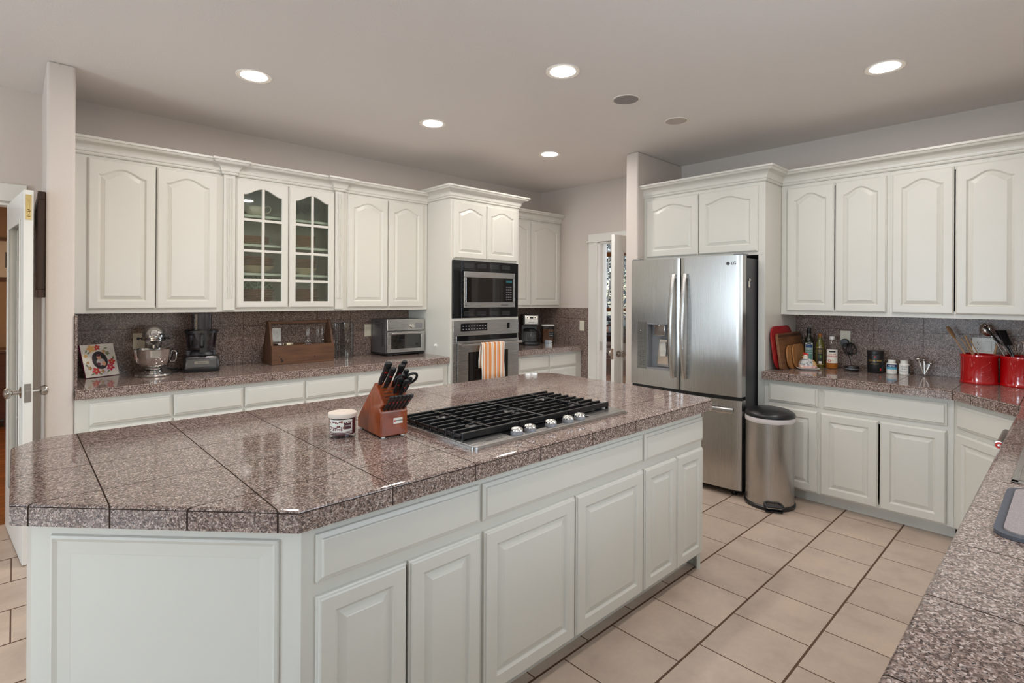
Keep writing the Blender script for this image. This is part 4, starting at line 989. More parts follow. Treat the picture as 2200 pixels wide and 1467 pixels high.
for y, r, zc in ((-.150, .004, .268), (-.146, .024, .268), (-.135, .042, .269), (-.115, .056, .271), (-.08, .064, .273), (-.02, .067, .276), (.06, .064, .276), (.12, .056, .272), (.160, .040, .266), (.178, .018, .262), (.181, .003, .262)):
    ls.append([(r*1.0*math.cos(2*PI*i/36), y, zc+r*1.02*math.sin(2*PI*i/36)*(1 if math.sin(2*PI*i/36) > 0 else .95)) for i in range(36)])
b.loops(ls, 0, True, True, True); b.build('motor_head', M['silver'], mx)
b = MB(); b.lathe([(0, 0), (.020, 0), (.022, .004), (.018, .010), (0, .011)], 28, M=T(0, -.146, .292) @ RX(PI/2)); b.tube([(.030, -.135, .285), (.050, -.142, .285)], .006, 10, 1); b.sphere((.054, -.143, .285), .009, 1)
b.build('attachment_hub', [M['chrome'], M['black']], mx)
bm_ = MB(); ls = []
for z in (.243, .263):
    ls.append([(.0715*math.cos(a_), -.03+.128*math.sin(a_), z) for a_ in [PI+PI*k/28 for k in range(29)]])
bm_.loops(ls, 0, True, closed=False)
def mband(v):
    a_ = -PI/2+v.x/.075; return (.0722*math.cos(a_), -.03+.1287*math.sin(a_), .253+v.y)
bm_.text('KitchenAid', .020, T(), 1, 0, fn=mband, bold=True); bm_.build('trim_band', [M['chrome'], M['ink']], mx)
b = MB(); b.tube([(-.064, -.03, .253), (-.082, -.03, .253)], .004, 8).sphere((-.086, -.03, .253), .009); b.tube([(.064, -.03, .253), (.082, -.03, .253)], .004, 8).sphere((.086, -.03, .253), .009); b.build('speed_lever', M['black'], mx)
b = MB(); b.lathe([(0, .21), (.036, .212), (.044, .235), (.046, .245)], 28, 0, c=(0, -.07)); b.lathe([(.010, .155), (.010, .215)], 16, 1, c=(0, -.07)); b.build('planetary_hub', [M['silver'], M['chrome']], mx)
b = MB(); b.lathe([(0, .040), (.040, .040), (.046, .046), (.050, .058), (.078, .075), (.098, .100), (.108, .135), (.112, .178), (.114, .183), (.111, .184), (.109, .178), (.105, .135), (.095, .102), (.07, .075), (0, .06)], 56, c=(0, -.055))
bw = b.build('bowl', M['chrome'], mx)
b = MB(); b.tube([(.108, -.065, .165), (.124, -.070, .163), (.129, -.072, .152), (.127, -.071, .11), (.117, -.068, .094), (.094, -.062, .094)], (.0085, .0045), 10); b.build('handle', M['chrome'], bw)
wk = MB()
for k in range(6):
    a_ = PI*k/6; wk.tube([(.035*math.sin(PI*u/12)**.7*math.cos(a_), -.07+.035*math.sin(PI*u/12)**.7*math.sin(a_), .165-.085*u/12) if u else (0, -.07, .165) for u in range(12)], .0012, 5)
wk.build('beater', M['chrome'], mx)
cdm = MB(); cdm.tube([(.77, 4.40, .922), (.80, 4.33, .920), (.84, 4.34, .921), (.86, 4.40, .925), (.83, 4.44, .921), (.80, 4.40, .927), (.85, 4.37, .930), (.88, 4.42, .921), (.86, 4.50, .921), (.70, 4.545, .95), (.655, 4.55, 1.08)], .0045, 8)
bpy.context.view_layer.update(); inv = mx.matrix_world.inverted(); cdm.v = [inv @ v for v in cdm.v]
cdm.build('power_cord', M['black'], mx)

# food processor
fp = thing('food_processor', 'grey food processor with clear bowl next to the stand mixer', 'food processor', (.988, 4.335, WT), -.20)
def stack(mb, rows, mi=0, r=.03): mb.loops([[(x, y, z) for x, y in rrect(w, d_, min(r, w/2.01, d_/2.01), 6, 0, cy_)] for w, d_, cy_, z in rows], mi, True, True, True)
b = MB(); stack(b, [(.222, .20, 0, 0), (.228, .206, 0, .006), (.228, .206, 0, .028)], 0); b.build('foot_base', M['black'], fp)
b = MB(); stack(b, [(.226, .204, 0, .026), (.228, .206, 0, .040), (.222, .20, 0, .092), (.212, .19, 0, .108), (.172, .17, 0, .116)], 0); b.build('motor_base', plain('gunmetal_grey', (.105, .10, .10, 1), .25, .9), fp)
b = MB(); b.box(-.088, .088, -.1045, -.100, .034, .090, 0); b.build('front_panel', plain('dark_brushed_panel', (.16, .155, .155, 1), .3, .9), fp, bevel=.003)
b = MB(); b.box(-.045, .045, -.1068, -.104, .058, .078); b.text('Cuisinart', .014, T(0, -.107, .068) @ FRONT, 1); b.build('badge', [M['chrome'], M['ink']], fp, bevel=.001)
b = MB(); stack(b, [(.15, .15, 0, .114), (.145, .145, 0, .125), (.120, .120, 0, .145)], 0, .06); b.box(-.095, -.07, -.03, .03, .114, .150); b.box(.07, .09, -.035, .035, .114, .150); b.build('collar', M['darkgrey'], fp, bevel=.003)
b = MB(); b.lathe([(0, .148), (.078, .148), (.090, .165), (.101, .275), (.101, .278), (.097, .275), (.086, .168), (0, .152)], 44); b.build('work_bowl', M['smoke'], fp)
b = MB(); b.lathe([(.104, .272), (.108, .276), (.108, .292), (.100, .300), (0, .303)], 44, 0, True); b.build('lid', M['smoke'], fp)
MB().lathe([(.1085, .274), (.1085, .290)], 44).build('lid_band', M['black'], fp)
b = MB(); stack(b, [(.128, .085, -.01, .298), (.128, .085, -.01, .408), (.120, .078, -.01, .410)], 0, .035); b.build('feed_tube', M['smoke'], fp)
b = MB(); stack(b, [(.050, .05, -.012, .30), (.050, .05, -.012, .412)], 0, .02); b.box(.018, .045, -.055, .03, .300, .41); b.build('pusher', M['smoke'], fp)
b = MB(); b.lathe([(.016, .150), (.016, .27), (.004, .275)], 20); b.box(-.012, .030, -.115, -.095, .14, .29); b.tube([(.0, -.10, .275), (.0, -.135, .262), (.0, -.135, .19), (0, -.10, .17)], (.012, .008), 10); b.build('bowl_handle', M['black'], fp)
b = MB(); b.box(-.07, .07, -.0015, .0015, .165, .185, M=RZ(.5)); b.build('chopping_blade', M['chrome'], fp)

# wooden caddy with jars and bottles
M['walnutbox'] = wood('worn_brown_box_wood', srgb(74, 47, 29), srgb(116, 77, 49), .6, 'x', 1.2)
cy = thing('wooden_caddy', 'brown wooden bottle caddy with a top handle on the back worktop', 'caddy', (1.464, 4.292, WT))
W2, D2 = .510, .205
fb = MB().box(.0, W2, 0, .016, .001, .150); fb.lathe([(0, 0), (.007, 0), (0, .0012)], 16, 1, M=T(.072, 0, .045) @ RX(PI/2)).lathe([(0, 0), (.011, 0), (0, .0012)], 16, 1, M=T(.08, 0, .028) @ RX(PI/2)).lathe([(0, 0), (.006, 0), (0, .0012)], 16, 1, M=T(.34, 0, .045) @ RX(PI/2)).lathe([(0, 0), (.005, 0), (0, .0012)], 16, 1, M=T(.06, 0, .062) @ RX(PI/2))
fb.box(.20, .505, -.0006, .0, .0185, .020, 1)
fb.build('front_board', [M['walnutbox'], plain('dark_wood_knot', srgb(46, 28, 18), .7)], cy, bevel=.002)
MB().box(.0, W2, D2-.016, D2, .001, .150).build('back_board', M['walnutbox'], cy, bevel=.002)
MB().box(.016, W2-.016, .016, D2-.016, .001, .014).build('bottom_board', M['walnutbox'], cy)
for x in (0, W2-.018):
    b = MB(); poly = [(.016, .001), (D2-.016, .001), (D2-.016, .150), (D2/2+.028, .335), (D2/2+.020, .345), (D2/2-.020, .345), (D2/2-.028, .335), (.016, .150)]
    vs = [(x, y, z) for y, z in poly]+[(x+.018, y, z) for y, z in poly]; n = len(poly)
    b.add(vs, [list(range(n))[::-1], list(range(n, 2*n))]+[(i, (i+1) % n, n+(i+1) % n, n+i) for i in range(n)]); b.build('side_board', wood('end_board_wood', srgb(66, 42, 27), srgb(104, 69, 44), .6, 'z', 1.2), cy, bevel=.002, fix=True)
MB().box(.018, W2-.018, D2/2-.016, D2/2+.016, .318, .340).build('handle', M['walnutbox'], cy, bevel=.005)
for i, (x, y) in enumerate(((.085, .075), (.165, .085))):
    j = thing('glass_jar', ['lidded glass jar at the left end of the wooden caddy', 'lidded glass jar with brass-toned lid, second from the left in the caddy'][i], 'jar', (1.464+x, 4.292+y, WT+.0145), 0, 'lidded jars in the caddy')
    MB().lathe([(0, 0), (.034, 0), (.036, .006), (.036, .118), (.030, .128), (.030, .136)], 32).build('jar_body', M['glass'], j)
    MB().lathe([(.031, .130), (.034, .130), (.034, .148), (0, .149)], 32).build('lid', M['chrome'] if i == 0 else plain('pale_gold_lid', (.7, .6, .42, 1), .3, .8), j)
for i, (x, y) in enumerate(((.30, .055), (.345, .135), (.385, .050), (.445, .10))):
    t = tag(MB().lathe([(0, 0), (.034, 0), (.040, .012), (.042, .06), (.040, .115), (.036, .15), (.030, .17), (.016, .195), (.0125, .21), (.0125, .262), (.016, .272)], 36).build('glass_carafe', M['glass'], None, loc=(1.464+x, 4.292+y, WT+.0145)),
            ['leftmost small glass carafe in the wooden caddy', 'small glass carafe at the back of the caddy, between two others', 'small glass carafe at the front right of the caddy', 'rightmost small glass carafe in the wooden caddy'][i], 'carafe', 'glass carafes in the caddy')
for i, (x, y, r, h) in enumerate(((2.045, 4.47, .046, .305), (2.165, 4.46, .062, .310), (2.150, 4.34, .030, .17))[:2]):
    tag(MB().lathe([(0, .001), (r, .001), (r, h), (r-.003, h), (r-.003, .018), (0, .016)], 44).build('glass_vase', thin_glass('vase_glass', (.93, .94, .94, 1), .04, .5), None, loc=(x, y, WT)), ['tall clear cylinder vase partly behind the wooden caddy', 'tall clear cylinder vase right of the one behind the caddy'][i], 'vase', 'clear cylinder vases')

# toaster oven
to = thing('toaster_oven', 'stainless countertop toaster oven beside the oven tower', 'toaster oven', (2.452, 4.262, WT))
W3 = .400
MB().box(0, W3, .018, .285, .022, .335).build('housing', plain('grey_steel_housing', (.22, .22, .24, 1), .35, .8), to, bevel=.008)
sl = MB()
for k in range(18): sl.box(-.0008, .0, .055, .095, .09+.012*k, .094+.012*k)
for k in range(5): sl.box(-.0008, .0, .115, .215, .26+.012*k, .264+.012*k)
sl.build('vent_slots', M['ink'], to)
b = MB(); b.box(0, W3, -.004, .018, .228, .336); tp = b.build('control_panel', M['steelx'], to, bevel=.006)
b = MB(); b.box(.012, W3-.012, -.0055, -.003, .238, .300, 0); b.box(.30, .375, -.0062, -.005, .243, .295, 1)
for r in range(3):
    for c_ in range(4): b.box(.150+c_*.018, .156+c_*.018, -.0062, -.005, .252+r*.016, .255+r*.016, 2)
b.build('display_strip', [M['steelx'], M['grey'], M['darkgrey']], tp)
MB().lathe([(0, 0), (.021, 0), (.020, .014), (.016, .018), (0, .018)], 30, M=T(.262, -.005, .269) @ RX(PI/2)).build('dial', M['chrome'], tp)
b = MB(); b.box(.002, .040, -.012, .016, .030, .222).box(W3-.040, W3-.002, -.012, .016, .030, .222).box(.040, W3-.040, -.012, .016, .030, .064).box(.040, W3-.040, -.012, .016, .192, .222); dr = b.build('door', M['steelx'], to, bevel=.002)
MB().box(.040, W3-.040, -.009, -.004, .064, .192).build('door_glass', thin_glass('toaster_door_glass', (.45, .45, .42, 1), .12), dr)
b = MB(); b.tube([(.025, -.044, .206), (W3-.025, -.044, .206)], .009, 14); b.tube([(.04, -.01, .206), (.04, -.044, .206)], .006, 8).tube([(W3-.04, -.01, .206), (W3-.04, -.044, .206)], .006, 8); b.build('handle', M['steelx'], dr)
b = MB()
for k in range(9): b.tube([(.045+k*.039, .03, .118), (.045+k*.039, .25, .118)], .0016, 5)
b.tube([(.042, .03, .118), (W3-.042, .03, .118)], .003, 6).tube([(.042, .25, .118), (W3-.042, .25, .118)], .002, 6); b.build('wire_rack', M['chrome'], to)
b = MB().box(.0, W3, .0, .28, .012, .024); [b.box(x, x+.05, y, y+.04, 0, .014) for x in (.01, W3-.06) for y in (.0, .22)]; b.build('foot_base', M['black'], to)

# coffee maker + coffee container
cm = thing('coffee_maker', 'black and steel drip coffee maker beside the oven tower', 'coffee maker', (4.335, 4.315, WT), -.62)
b = MB(); stack(b, [(.185, .25, 0, 0), (.190, .255, 0, .006), (.188, .252, 0, .030), (.176, .24, 0, .036)], 0); b.box(-.090, .090, .03, .125, .03, .335); b.box(-.090, .090, -.105, .125, .225, .345); b.build('housing', M['black'], cm, bevel=.010, seg=3)
b = MB(); b.box(-.080, .080, -.118, -.100, .235, .340); b.build('front_panel', M['steel'], cm, bevel=.008)
b = MB(); b.box(-.060, .062, -.121, -.117, .298, .328, 0); b.box(-.02, .02, -.1225, -.121, .304, .324, 1); [b.box(x, x+.012, -.1225, -.121, .308, .320, 2) for x in (-.05, .034)]; b.text('Hamilton Beach', .011, T(.0, -.1185, .262) @ FRONT, 2); b.build('button_strip', [M['chrome'], M['blackgloss'], M['ink']], cm)
b = MB(); b.lathe([(0, 0), (.060, 0), (.068, .012), (.072, .06), (.068, .105), (.056, .130)], 40); cf = b.build('carafe', M['glass'], cm, loc=(0, -.035, .038))
b = MB(); b.lathe([(.056, .126), (.062, .130), (.062, .142), (.05, .150), (0, .152)], 36); b.lathe([(.0725, .118), (.0735, .118), (.0735, .130), (.0725, .130)], 36); b.tube([(.060, -.03, .135), (.095, -.045, .130), (.108, -.052, .095), (.104, -.05, .045), (.088, -.042, .025)], (.011, .008), 10); b.build('lid_and_handle', M['black'], cf)
cb_ = thing('coffee_canister', 'clear canister of ground coffee with white lid and black label', 'canister', (4.655, 4.33, WT), -.70)
def rbox(mb, w, d_, z0, z1, r, mi=0, m=0): stack(mb, [(w, d_, 0, z0), (w, d_, 0, z1)], mi, r)
b = MB(); rbox(b, .150, .110, .0, .205, .02); b.build('canister_body', M['smoke'], cb_)
b = MB(); rbox(b, .135, .096, .008, .165, .02); b.build('ground_coffee', plain('ground_coffee_brown', srgb(150, 92, 52), .9, vs=200, var=.3), cb_)
b = MB(); rbox(b, .156, .116, .205, .222, .022); b.build('lid', M['white'], cb_)
b = MB(); b.box(.005, .065, -.0565, -.0552, .075, .135, 0); b.text('Ground', .015, T(.035, -.0567, .113) @ FRONT, 1); b.text('Coffee', .015, T(.035, -.0567, .094) @ FRONT, 1); b.build('label', [M['ink'], M['label']], cb_)

# outlets and switches
def outlet(loc, rotz, label, gangs=1, mat=None, rocker=False, cat='outlet'):
    o = thing('wall_switch' if rocker else 'wall_outlet', label, cat, loc, rotz); mat = mat or M['ivory']; w = .07+.048*(gangs-1)
    MB().box(-w/2, w/2, -.005, 0, -.0575, .0575).build('face_plate', mat, o, bevel=.0018)
    for g in range(gangs):
        cx = (g-(gangs-1)/2)*.048
        if rocker or (gangs > 1 and g == 1): MB().box(cx-.017, cx+.017, -.0085, -.004, -.034, .034).build('rocker', mat, o, bevel=.002)
        else:
            for z in (-.02, .02):
                b = MB(); b.prism(rrect(.034, .028, .010, 5), 0, .0025, 0, T(cx, -.005, z) @ RX(PI/2)); b.box(cx-.008, cx-.006, -.0079, -.007, z-.002, z+.007, 1).box(cx+.005, cx+.007, -.0079, -.007, z-.002, z+.007, 1).box(cx-.002, cx+.002, -.0079, -.007, z-.010, z-.006, 1)
                b.build('socket', [mat, M['ink']], o)
    return o
outlet((.645, 4.5605, 1.128), 0, 'ivory wall outlet partly behind the stand mixer')
outlet((1.592, 4.5605, 1.132), 0, 'white wall outlet seen through the wooden caddy', mat=M['white'])
outlet((2.424, 4.5605, 1.140), 0, 'ivory wall switch plate left of the toaster oven', rocker=True, cat='switch')
outlet((4.7675, 3.893, 1.135), -PI/2, 'ivory wall switch on the granite panel beside the far door', rocker=True, cat='switch')
outlet((XW-.0125, 1.240, 1.148), -PI/2, 'wall outlet behind the black cord, right of the vinegar bottle', mat=M['ivory'])
outlet((XW-.0125, .425, 1.142), -PI/2, 'two-gang wall outlet behind the red crocks', gangs=2, mat=M['white'])
kn = MB(); kn.lathe([(0, 0), (.017, 0), (.017, .003), (.013, .006), (.012, .018), (.008, .022), (0, .023)], 24, M=RY(-PI/2)); tag(kn.build('wall_bumper', M['white'], None, loc=(2.8715, 4.094, 1.003)), 'small round white knob on the tower side panel right of the toaster oven', 'knob')
# ================================================================ things on the right worktop
def board(name, label, cat, x0, x1, h, y0, lean, mat, rad, t=.014, grp=None):
    """cutting board standing on its edge, leaning towards +y"""
    w = x1-x0; b = MB(); P = rrect(w, h, rad, 7, w/2, h/2)
    vs = [(x, 0, z) for x, z in P]+[(x, t, z) for x, z in P]; n = len(P)
    b.add(vs, [list(range(n)), list(range(n, 2*n))[::-1]]); b.add(vs, [(i, n+i, n+(i+1) % n, (i+1) % n) for i in range(n)], 0, True)
    o = b.build(name, mat, None, bevel=.003, fix=True, loc=(x0, y0, WT+.001), rot=(-lean, 0, 0)); return tag(o, label, cat, grp)
board('cutting_board', 'red plastic cutting board at the back of the leaning stack', 'cutting board', 4.185, 4.61, .330, 1.545, .13, plain('red_board_plastic', srgb(158, 24, 30), .35), .09, .010)
M['darkspoon0'] = wood('dark_inlay_wood', srgb(60, 34, 20), srgb(92, 56, 36), .5)
M['walnut'] = wood('walnut_board_wood', srgb(96, 60, 36), srgb(160, 112, 72), .5, 'x', .8)
board('cutting_board', 'large dark walnut cutting board with handle strip in front of the red one', 'cutting board', 4.235, 4.725, .275, 1.518, .13, M['walnut'], .03, .020)
ob_ = [o for o in bpy.data.objects if o.name.startswith('cutting_board')][-1]
MB().box(.012, .478, -.0012, .0, .245, .264).build('inlay_strip', M['darkspoon0'], ob_)
M['bamboo'] = wood('bamboo_board_wood', srgb(150, 98, 52), srgb(186, 134, 80), .5, 'z', .8)
board('cutting_board', 'small bamboo cutting board, rear one of the pair', 'cutting board', 4.32, 4.58, .180, 1.498, .12, M['bamboo'], .07, .010)
board('cutting_board', 'small bamboo cutting board, front one of the pair', 'cutting board', 4.40, 4.655, .185, 1.482, .12, M['bamboo'], .065, .010)

hn = thing('hen_butter_dish', 'painted ceramic hen butter dish on a white square plate', 'butter dish', (4.452, 1.412, WT), -1.05)
b = MB(); b.loops([[(x, y, z) for x, y in rrect(w, w*.86, .014, 4)] for w, z in ((.10, 0), (.11, .002), (.150, .010), (.152, .012), (.146, .0125), (.104, .006))], 0, False, True, True); b.build('plate', M['white'], hn)
def henmat():
    m, nt, p, out = new_mat('painted_hen_glaze'); sp = N(nt, 'ShaderNodeSeparateXYZ'); nt.links.new(objc(nt), sp.inputs[0]); n = noise(nt, 60, 3, objc(nt))
    c = ramp(nt, n.outputs[0], [(.38, srgb(120, 128, 136)), (.5, srgb(206, 204, 196)), (.62, srgb(190, 190, 190))])
    lo_ = ramp(nt, n.outputs[0], [(.45, srgb(214, 170, 160)), (.6, srgb(226, 206, 196))])
    hi_ = ramp(nt, n.outputs[0], [(.42, srgb(176, 120, 70)), (.6, srgb(212, 176, 120))])
    c = mixc(nt, mth(nt, 'GREATER_THAN', sp.outputs[0], .028), c, hi_); c = mixc(nt, mth(nt, 'LESS_THAN', sp.outputs[2], .034), c, lo_)
    nt.links.new(c, p.inputs['Base Color']); p.inputs['Roughness'].default_value = .15; return m
b = MB(); b.loops([[(x, y, z) for x, y in rrect(w, d_, min(w, d_)*.30, 6, cx_)] for w, d_, cx_, z in ((.118, .088, 0, .012), (.122, .092, 0, .024), (.118, .088, 0, .038), (.106, .078, .0, .056), (.080, .060, 0, .072), (.040, .034, -.004, .082), (.012, .010, -.006, .085))], 0, True, True, True)
b.build('hen_body', henmat(), hn)
b = MB(); b.lathe([(.022, .062), (.019, .085), (.017, .098), (.012, .109), (0, .112)], 20, 0, c=(-.014, 0)); b.sphere((-.031, 0, .096), (.008, .004, .004), 2, 10, 8)
for s in (-1, 1): b.sphere((-.022, s*.0135, .101), .0028, 3, 8, 6)
b.build('hen_head', [M['porcelain'], M['redink'], plain('beak_yellow', srgb(214, 160, 60), .3), M['ink']], hn)
b = MB(); [b.sphere((-.026+.009*k, 0, .114+.004*math.sin(k+1)), (.006, .004, .009), 0, 10, 8) for k in range(4)]; b.sphere((-.030, 0, .084), (.004, .005, .008), 0, 10, 8); b.build('comb', plain('comb_red', srgb(200, 30, 30), .2), hn)

def wrapfn(r, th0, z0): return lambda v: (r*math.cos(th0+v.x/r), r*math.sin(th0+v.x/r), z0+v.y)
def bottle(name, label, loc, prof, mat, cap, capmat, lab, cat='bottle', rot=0, writes=(), sx=1, sy=1, liquid=None, extra=None):
    """prof: lathe profile; cap profile; lab (z0,z1,half angle,r,mats)"""
    t = thing(name, label, cat, loc, rot)
    MB().lathe(prof, 36, sx=sx, sy=sy).build('bottle_body', mat, t)
    MB().lathe(cap, 28).build('cap', capmat, t)
    if liquid: MB().lathe(liquid[0], 32, sx=sx, sy=sy).build('liquid', liquid[1], t)
    if lab:
        b = MB()
        for z0, z1, ha, r, mi in lab[0]: patch(b, -PI/2-ha, -PI/2+ha, z0, z1, r, mi, 16)
        for txt, size, z, r, mi in writes: b.text(txt, size, T(), mi, 0, fn=wrapfn(r, -PI/2, z), bold=True)
        if extra: extra(b)
        b.build('label', lab[1], t)
    return t
FACE = -1.26     # labels turned towards the room (-x, slightly -y)
M['oilglass'] = plain('dark_green_bottle_glass', (.012, .016, .008, 1), .06, spec=.8)
M['oliveglass'] = plain('olive_bottle_glass', (.10, .09, .012, 1), .08, spec=.8)
M['blueprint'] = plain('blue_label_print', srgb(40, 78, 120), .5); M['tealprint'] = plain('teal_label_print', srgb(96, 140, 134), .5); M['goldprint'] = plain('gold_label_print', srgb(196, 160, 84), .35, .4); M['greenprint'] = plain('green_label_print', srgb(96, 128, 60), .5)
bottle('olive_oil_bottle', 'tall dark bottle with a blue and green sea label, left of the olive oil', (4.662, 1.468, WT), [(0, 0), (.034, 0), (.036, .006), (.036, .19), (.030, .22), (.016, .245), (.0135, .26), (.0135, .285), (0, .285)], M['oilglass'],
       [(.0145, .262), (.0155, .264), (.0155, .306), (.013, .308), (0, .308)], M['black'],
       ([(.045, .19, .78, .0364, 0), (.150, .178, .7, .0366, 1), (.048, .146, .7, .0366, 2), (.180, .188, .4, .0367, 3)], [M['label'], M['blueprint'], M['tealprint'], M['ink']]), rot=FACE, writes=(('MEDITERRANEAN', .0065, .136, .0369, 0), ('EXTRA VIRGIN', .007, .122, .0369, 0), ('OLIVE OIL', .009, .106, .0369, 0)))
def tree_print(b): 
    leaf_ = [(.012*math.cos(2*PI*i/14)*(1+.15*math.cos(5*i)), .012*math.sin(2*PI*i/14)) for i in range(14)]
    b.add([wrapfn(.0332, -PI/2, .086)(Vector((x, y, 0))) for x, y in leaf_], [list(range(14))], 3)
bottle('olive_oil_bottle', 'olive oil bottle with gold arched label and green tree print', (4.660, 1.388, WT), [(0, 0), (.031, 0), (.0325, .006), (.0325, .16), (.030, .185), (.022, .205), (.0145, .225), (.0125, .235), (.0125, .255), (0, .255)], M['oliveglass'],
       [(.0135, .240), (.0145, .242), (.0145, .264), (.008, .268), (0, .268)], plain('bronze_cap', srgb(170, 110, 60), .35, .5),
       ([(.022, .158, .72, .0327, 0), (.026, .154, .66, .0329, 1), (.03, .05, .3, .0331, 2)], [M['goldprint'], M['ink'], M['label'], M['greenprint']]), rot=FACE, writes=(('EXTRA', .010, .136, .0331, 0), ('VIRGIN', .009, .124, .0331, 0), ('OLIVE OIL', .006, .113, .0331, 0)), extra=tree_print)
def apple_print(b):
    for dx, r in ((-.020, .011), (.002, .008)): b.add([wrapfn(.0446, -PI/2, .062)(Vector((dx+r*math.cos(2*PI*i/16), r*.9*math.sin(2*PI*i/16), 0))) for i in range(16)], [list(range(16))], 1 if dx < 0 else 3)
    b.add([wrapfn(.0447, -PI/2, .061)(Vector((.002+.005*math.cos(2*PI*i/16), .005*math.sin(2*PI*i/16), 0))) for i in range(16)], [list(range(16))], 0)
vin = [(0, 0), (.040, 0), (.043, .006), (.0435, .145), (.038, .165), (.024, .192), (.016, .21), (.015, .228)]
bottle('vinegar_bottle', 'clear bottle of amber apple cider vinegar with white cap', (4.655, 1.302, WT), vin, M['glass'], [(.0165, .226), (.0175, .227), (.0175, .248), (.015, .250), (0, .250)], M['white'],
       ([(.045, .150, .95, .0440, 0), (.128, .140, .5, .0443, 2)], [M['label'], M['redink'], M['ink'], M['goldprint']]), rot=FACE, writes=(('APPLE CIDER', .009, .112, .0446, 1), ('VINEGAR', .0165, .096, .0446, 1)), liquid=([(0, .003), (.0385, .003), (.0412, .008), (.0416, .060), (0, .060)], plain('amber_vinegar', srgb(176, 104, 36), .1)), extra=apple_print)
# smart speaker puck, its adapter and tangled cord
pk = MB(); pk.lathe([(0, 0), (.046, 0), (.050, .005), (.050, .030), (.046, .036), (.038, .0365), (0, .035)], 40); pk.lathe([(.0502, .014), (.0502, .018)], 40, 1)
spk = thing('smart_speaker', 'small round black speaker puck with tangled cord running up to the outlet', 'speaker', (4.622, 1.160, WT)); pk.build('speaker_puck', [M['black'], M['grey']], spk)
ad = MB(); ad.lathe([(0, 0), (.028, 0), (.030, .004), (.030, .030), (.026, .036), (0, .037)], 28, M=RY(-PI/2)); ad.build('power_adapter', M['darkgrey'], spk, loc=(XW-.022-4.622, .078, 1.115-WT))
cr = MB(); rnd = random.Random(5); cc_ = Vector((4.700, 1.195, 1.072))
pth = [(XW-.05, 1.238, 1.10)]
for i in range(72):
    a_ = i*.55; tlt = Vector((math.sin(i*.31), math.cos(i*.23), .3)).normalized(); u_ = tlt.orthogonal().normalized(); v_ = tlt.cross(u_)
    R2 = .050+.006*math.sin(i*.9); q = cc_+u_*R2*math.cos(a_)*.55+Vector((0, 1, 0))*R2*math.cos(a_)*.6+Vector((0, 0, 1))*R2*.72*math.sin(a_)+v_*.008
    pth.append((min(q.x, XW-.02), q.y, q.z))
pth += [(4.70, 1.20, 1.02), (4.69, 1.185, .98), (4.685, 1.18, .955), (4.672, 1.176, .932)]
cr.tube(pth, .0028, 6); cr.v = [v-Vector((4.622, 1.160, WT)) for v in cr.v]; cr.build('power_cord', M['black'], spk)
tb = thing('protein_tub', 'black plastic supplement tub with gold lettering', 'tub', (4.630, 1.010, WT), FACE)
MB().lathe([(0, 0), (.048, 0), (.051, .005), (.051, .138), (.049, .142), (0, .142)], 40).build('tub_body', M['black'], tb)
MB().lathe([(.052, .140), (.053, .141), (.053, .160), (.050, .163), (0, .163)], 48).build('lid', M['black'], tb)
b = MB(); b.text('TOTAL WAR', .0155, T(), 0, 0, fn=wrapfn(.0516, -PI/2-.15, .090), bold=True); b.text('PRE WORKOUT', .0075, T(), 0, 0, fn=wrapfn(.0516, -PI/2-.2, .068)); patch(b, -PI/2-.25, -PI/2-.05, .115, .124, .0516, 1, 6); patch(b, -PI/2+.45, -PI/2+.65, .020, .036, .0516, 1, 6); b.build('lettering', [M['goldprint'], M['redink']], tb)
def pill(loc, label, mats_, dark):
    t = thing('pill_bottle', label, 'bottle', loc, FACE, 'white supplement bottles')
    MB().lathe([(0, 0), (.029, 0), (.032, .005), (.032, .072), (.026, .080), (.021, .083), (.021, .086)], 36).build('bottle_body', M['white'], t)
    b = MB(); n_ = 40; b.loops([[(r*(1+(.02 if i % 2 else 0))*math.cos(2*PI*i/n_), r*(1+(.02 if i % 2 else 0))*math.sin(2*PI*i/n_), z) for i in range(n_)] for r, z in ((.0225, .083), (.0235, .085), (.0235, .101), (.021, .103), (.0001, .103))], 0, False); b.build('cap', M['white'], t)
    b = MB(); patch(b, -PI/2-1.3, -PI/2+1.3, .006, .071, .0323, 0, 24)
    if dark: patch(b, -PI/2-1.3, -PI/2+1.3, .050, .0705, .0325, 1, 24); patch(b, -PI/2-1.3, -PI/2+1.3, .034, .050, .0325, 2, 24); b.text('KETO', .0165, T(), 0, 0, fn=wrapfn(.0328, -PI/2-.1, .058), bold=True); b.text('ADVANCED', .005, T(), 3, 0, fn=wrapfn(.0327, -PI/2, .024))
    else: patch(b, -PI/2-1.3, -PI/2+1.3, .0255, .027, .0325, 1, 24); patch(b, -PI/2+.7, -PI/2+1.3, .008, .069, .0325, 1, 8); b.text('KETO', .0165, T(), 1, 0, fn=wrapfn(.0328, -PI/2-.18, .058)); b.text('BURN', .011, T(), 1, 0, fn=wrapfn(.0327, -PI/2-.18, .042)); b.text('DIETARY', .006, T(), 3, 0, fn=wrapfn(.0327, -PI/2-.1, .018))
    b.build('label', mats_, t)
pill((4.650, .915, WT), 'white pill bottle with a blue KETO label', [M['white'], plain('navy_print', srgb(36, 58, 104), .5), plain('sky_print', srgb(92, 170, 200), .5), M['redink']], True)
pill((4.662, .842, WT), 'white pill bottle with a white KETO label, right of the blue one', [M['white'], plain('slate_print', srgb(60, 70, 84), .5), M['grey'], M['redink']], False)
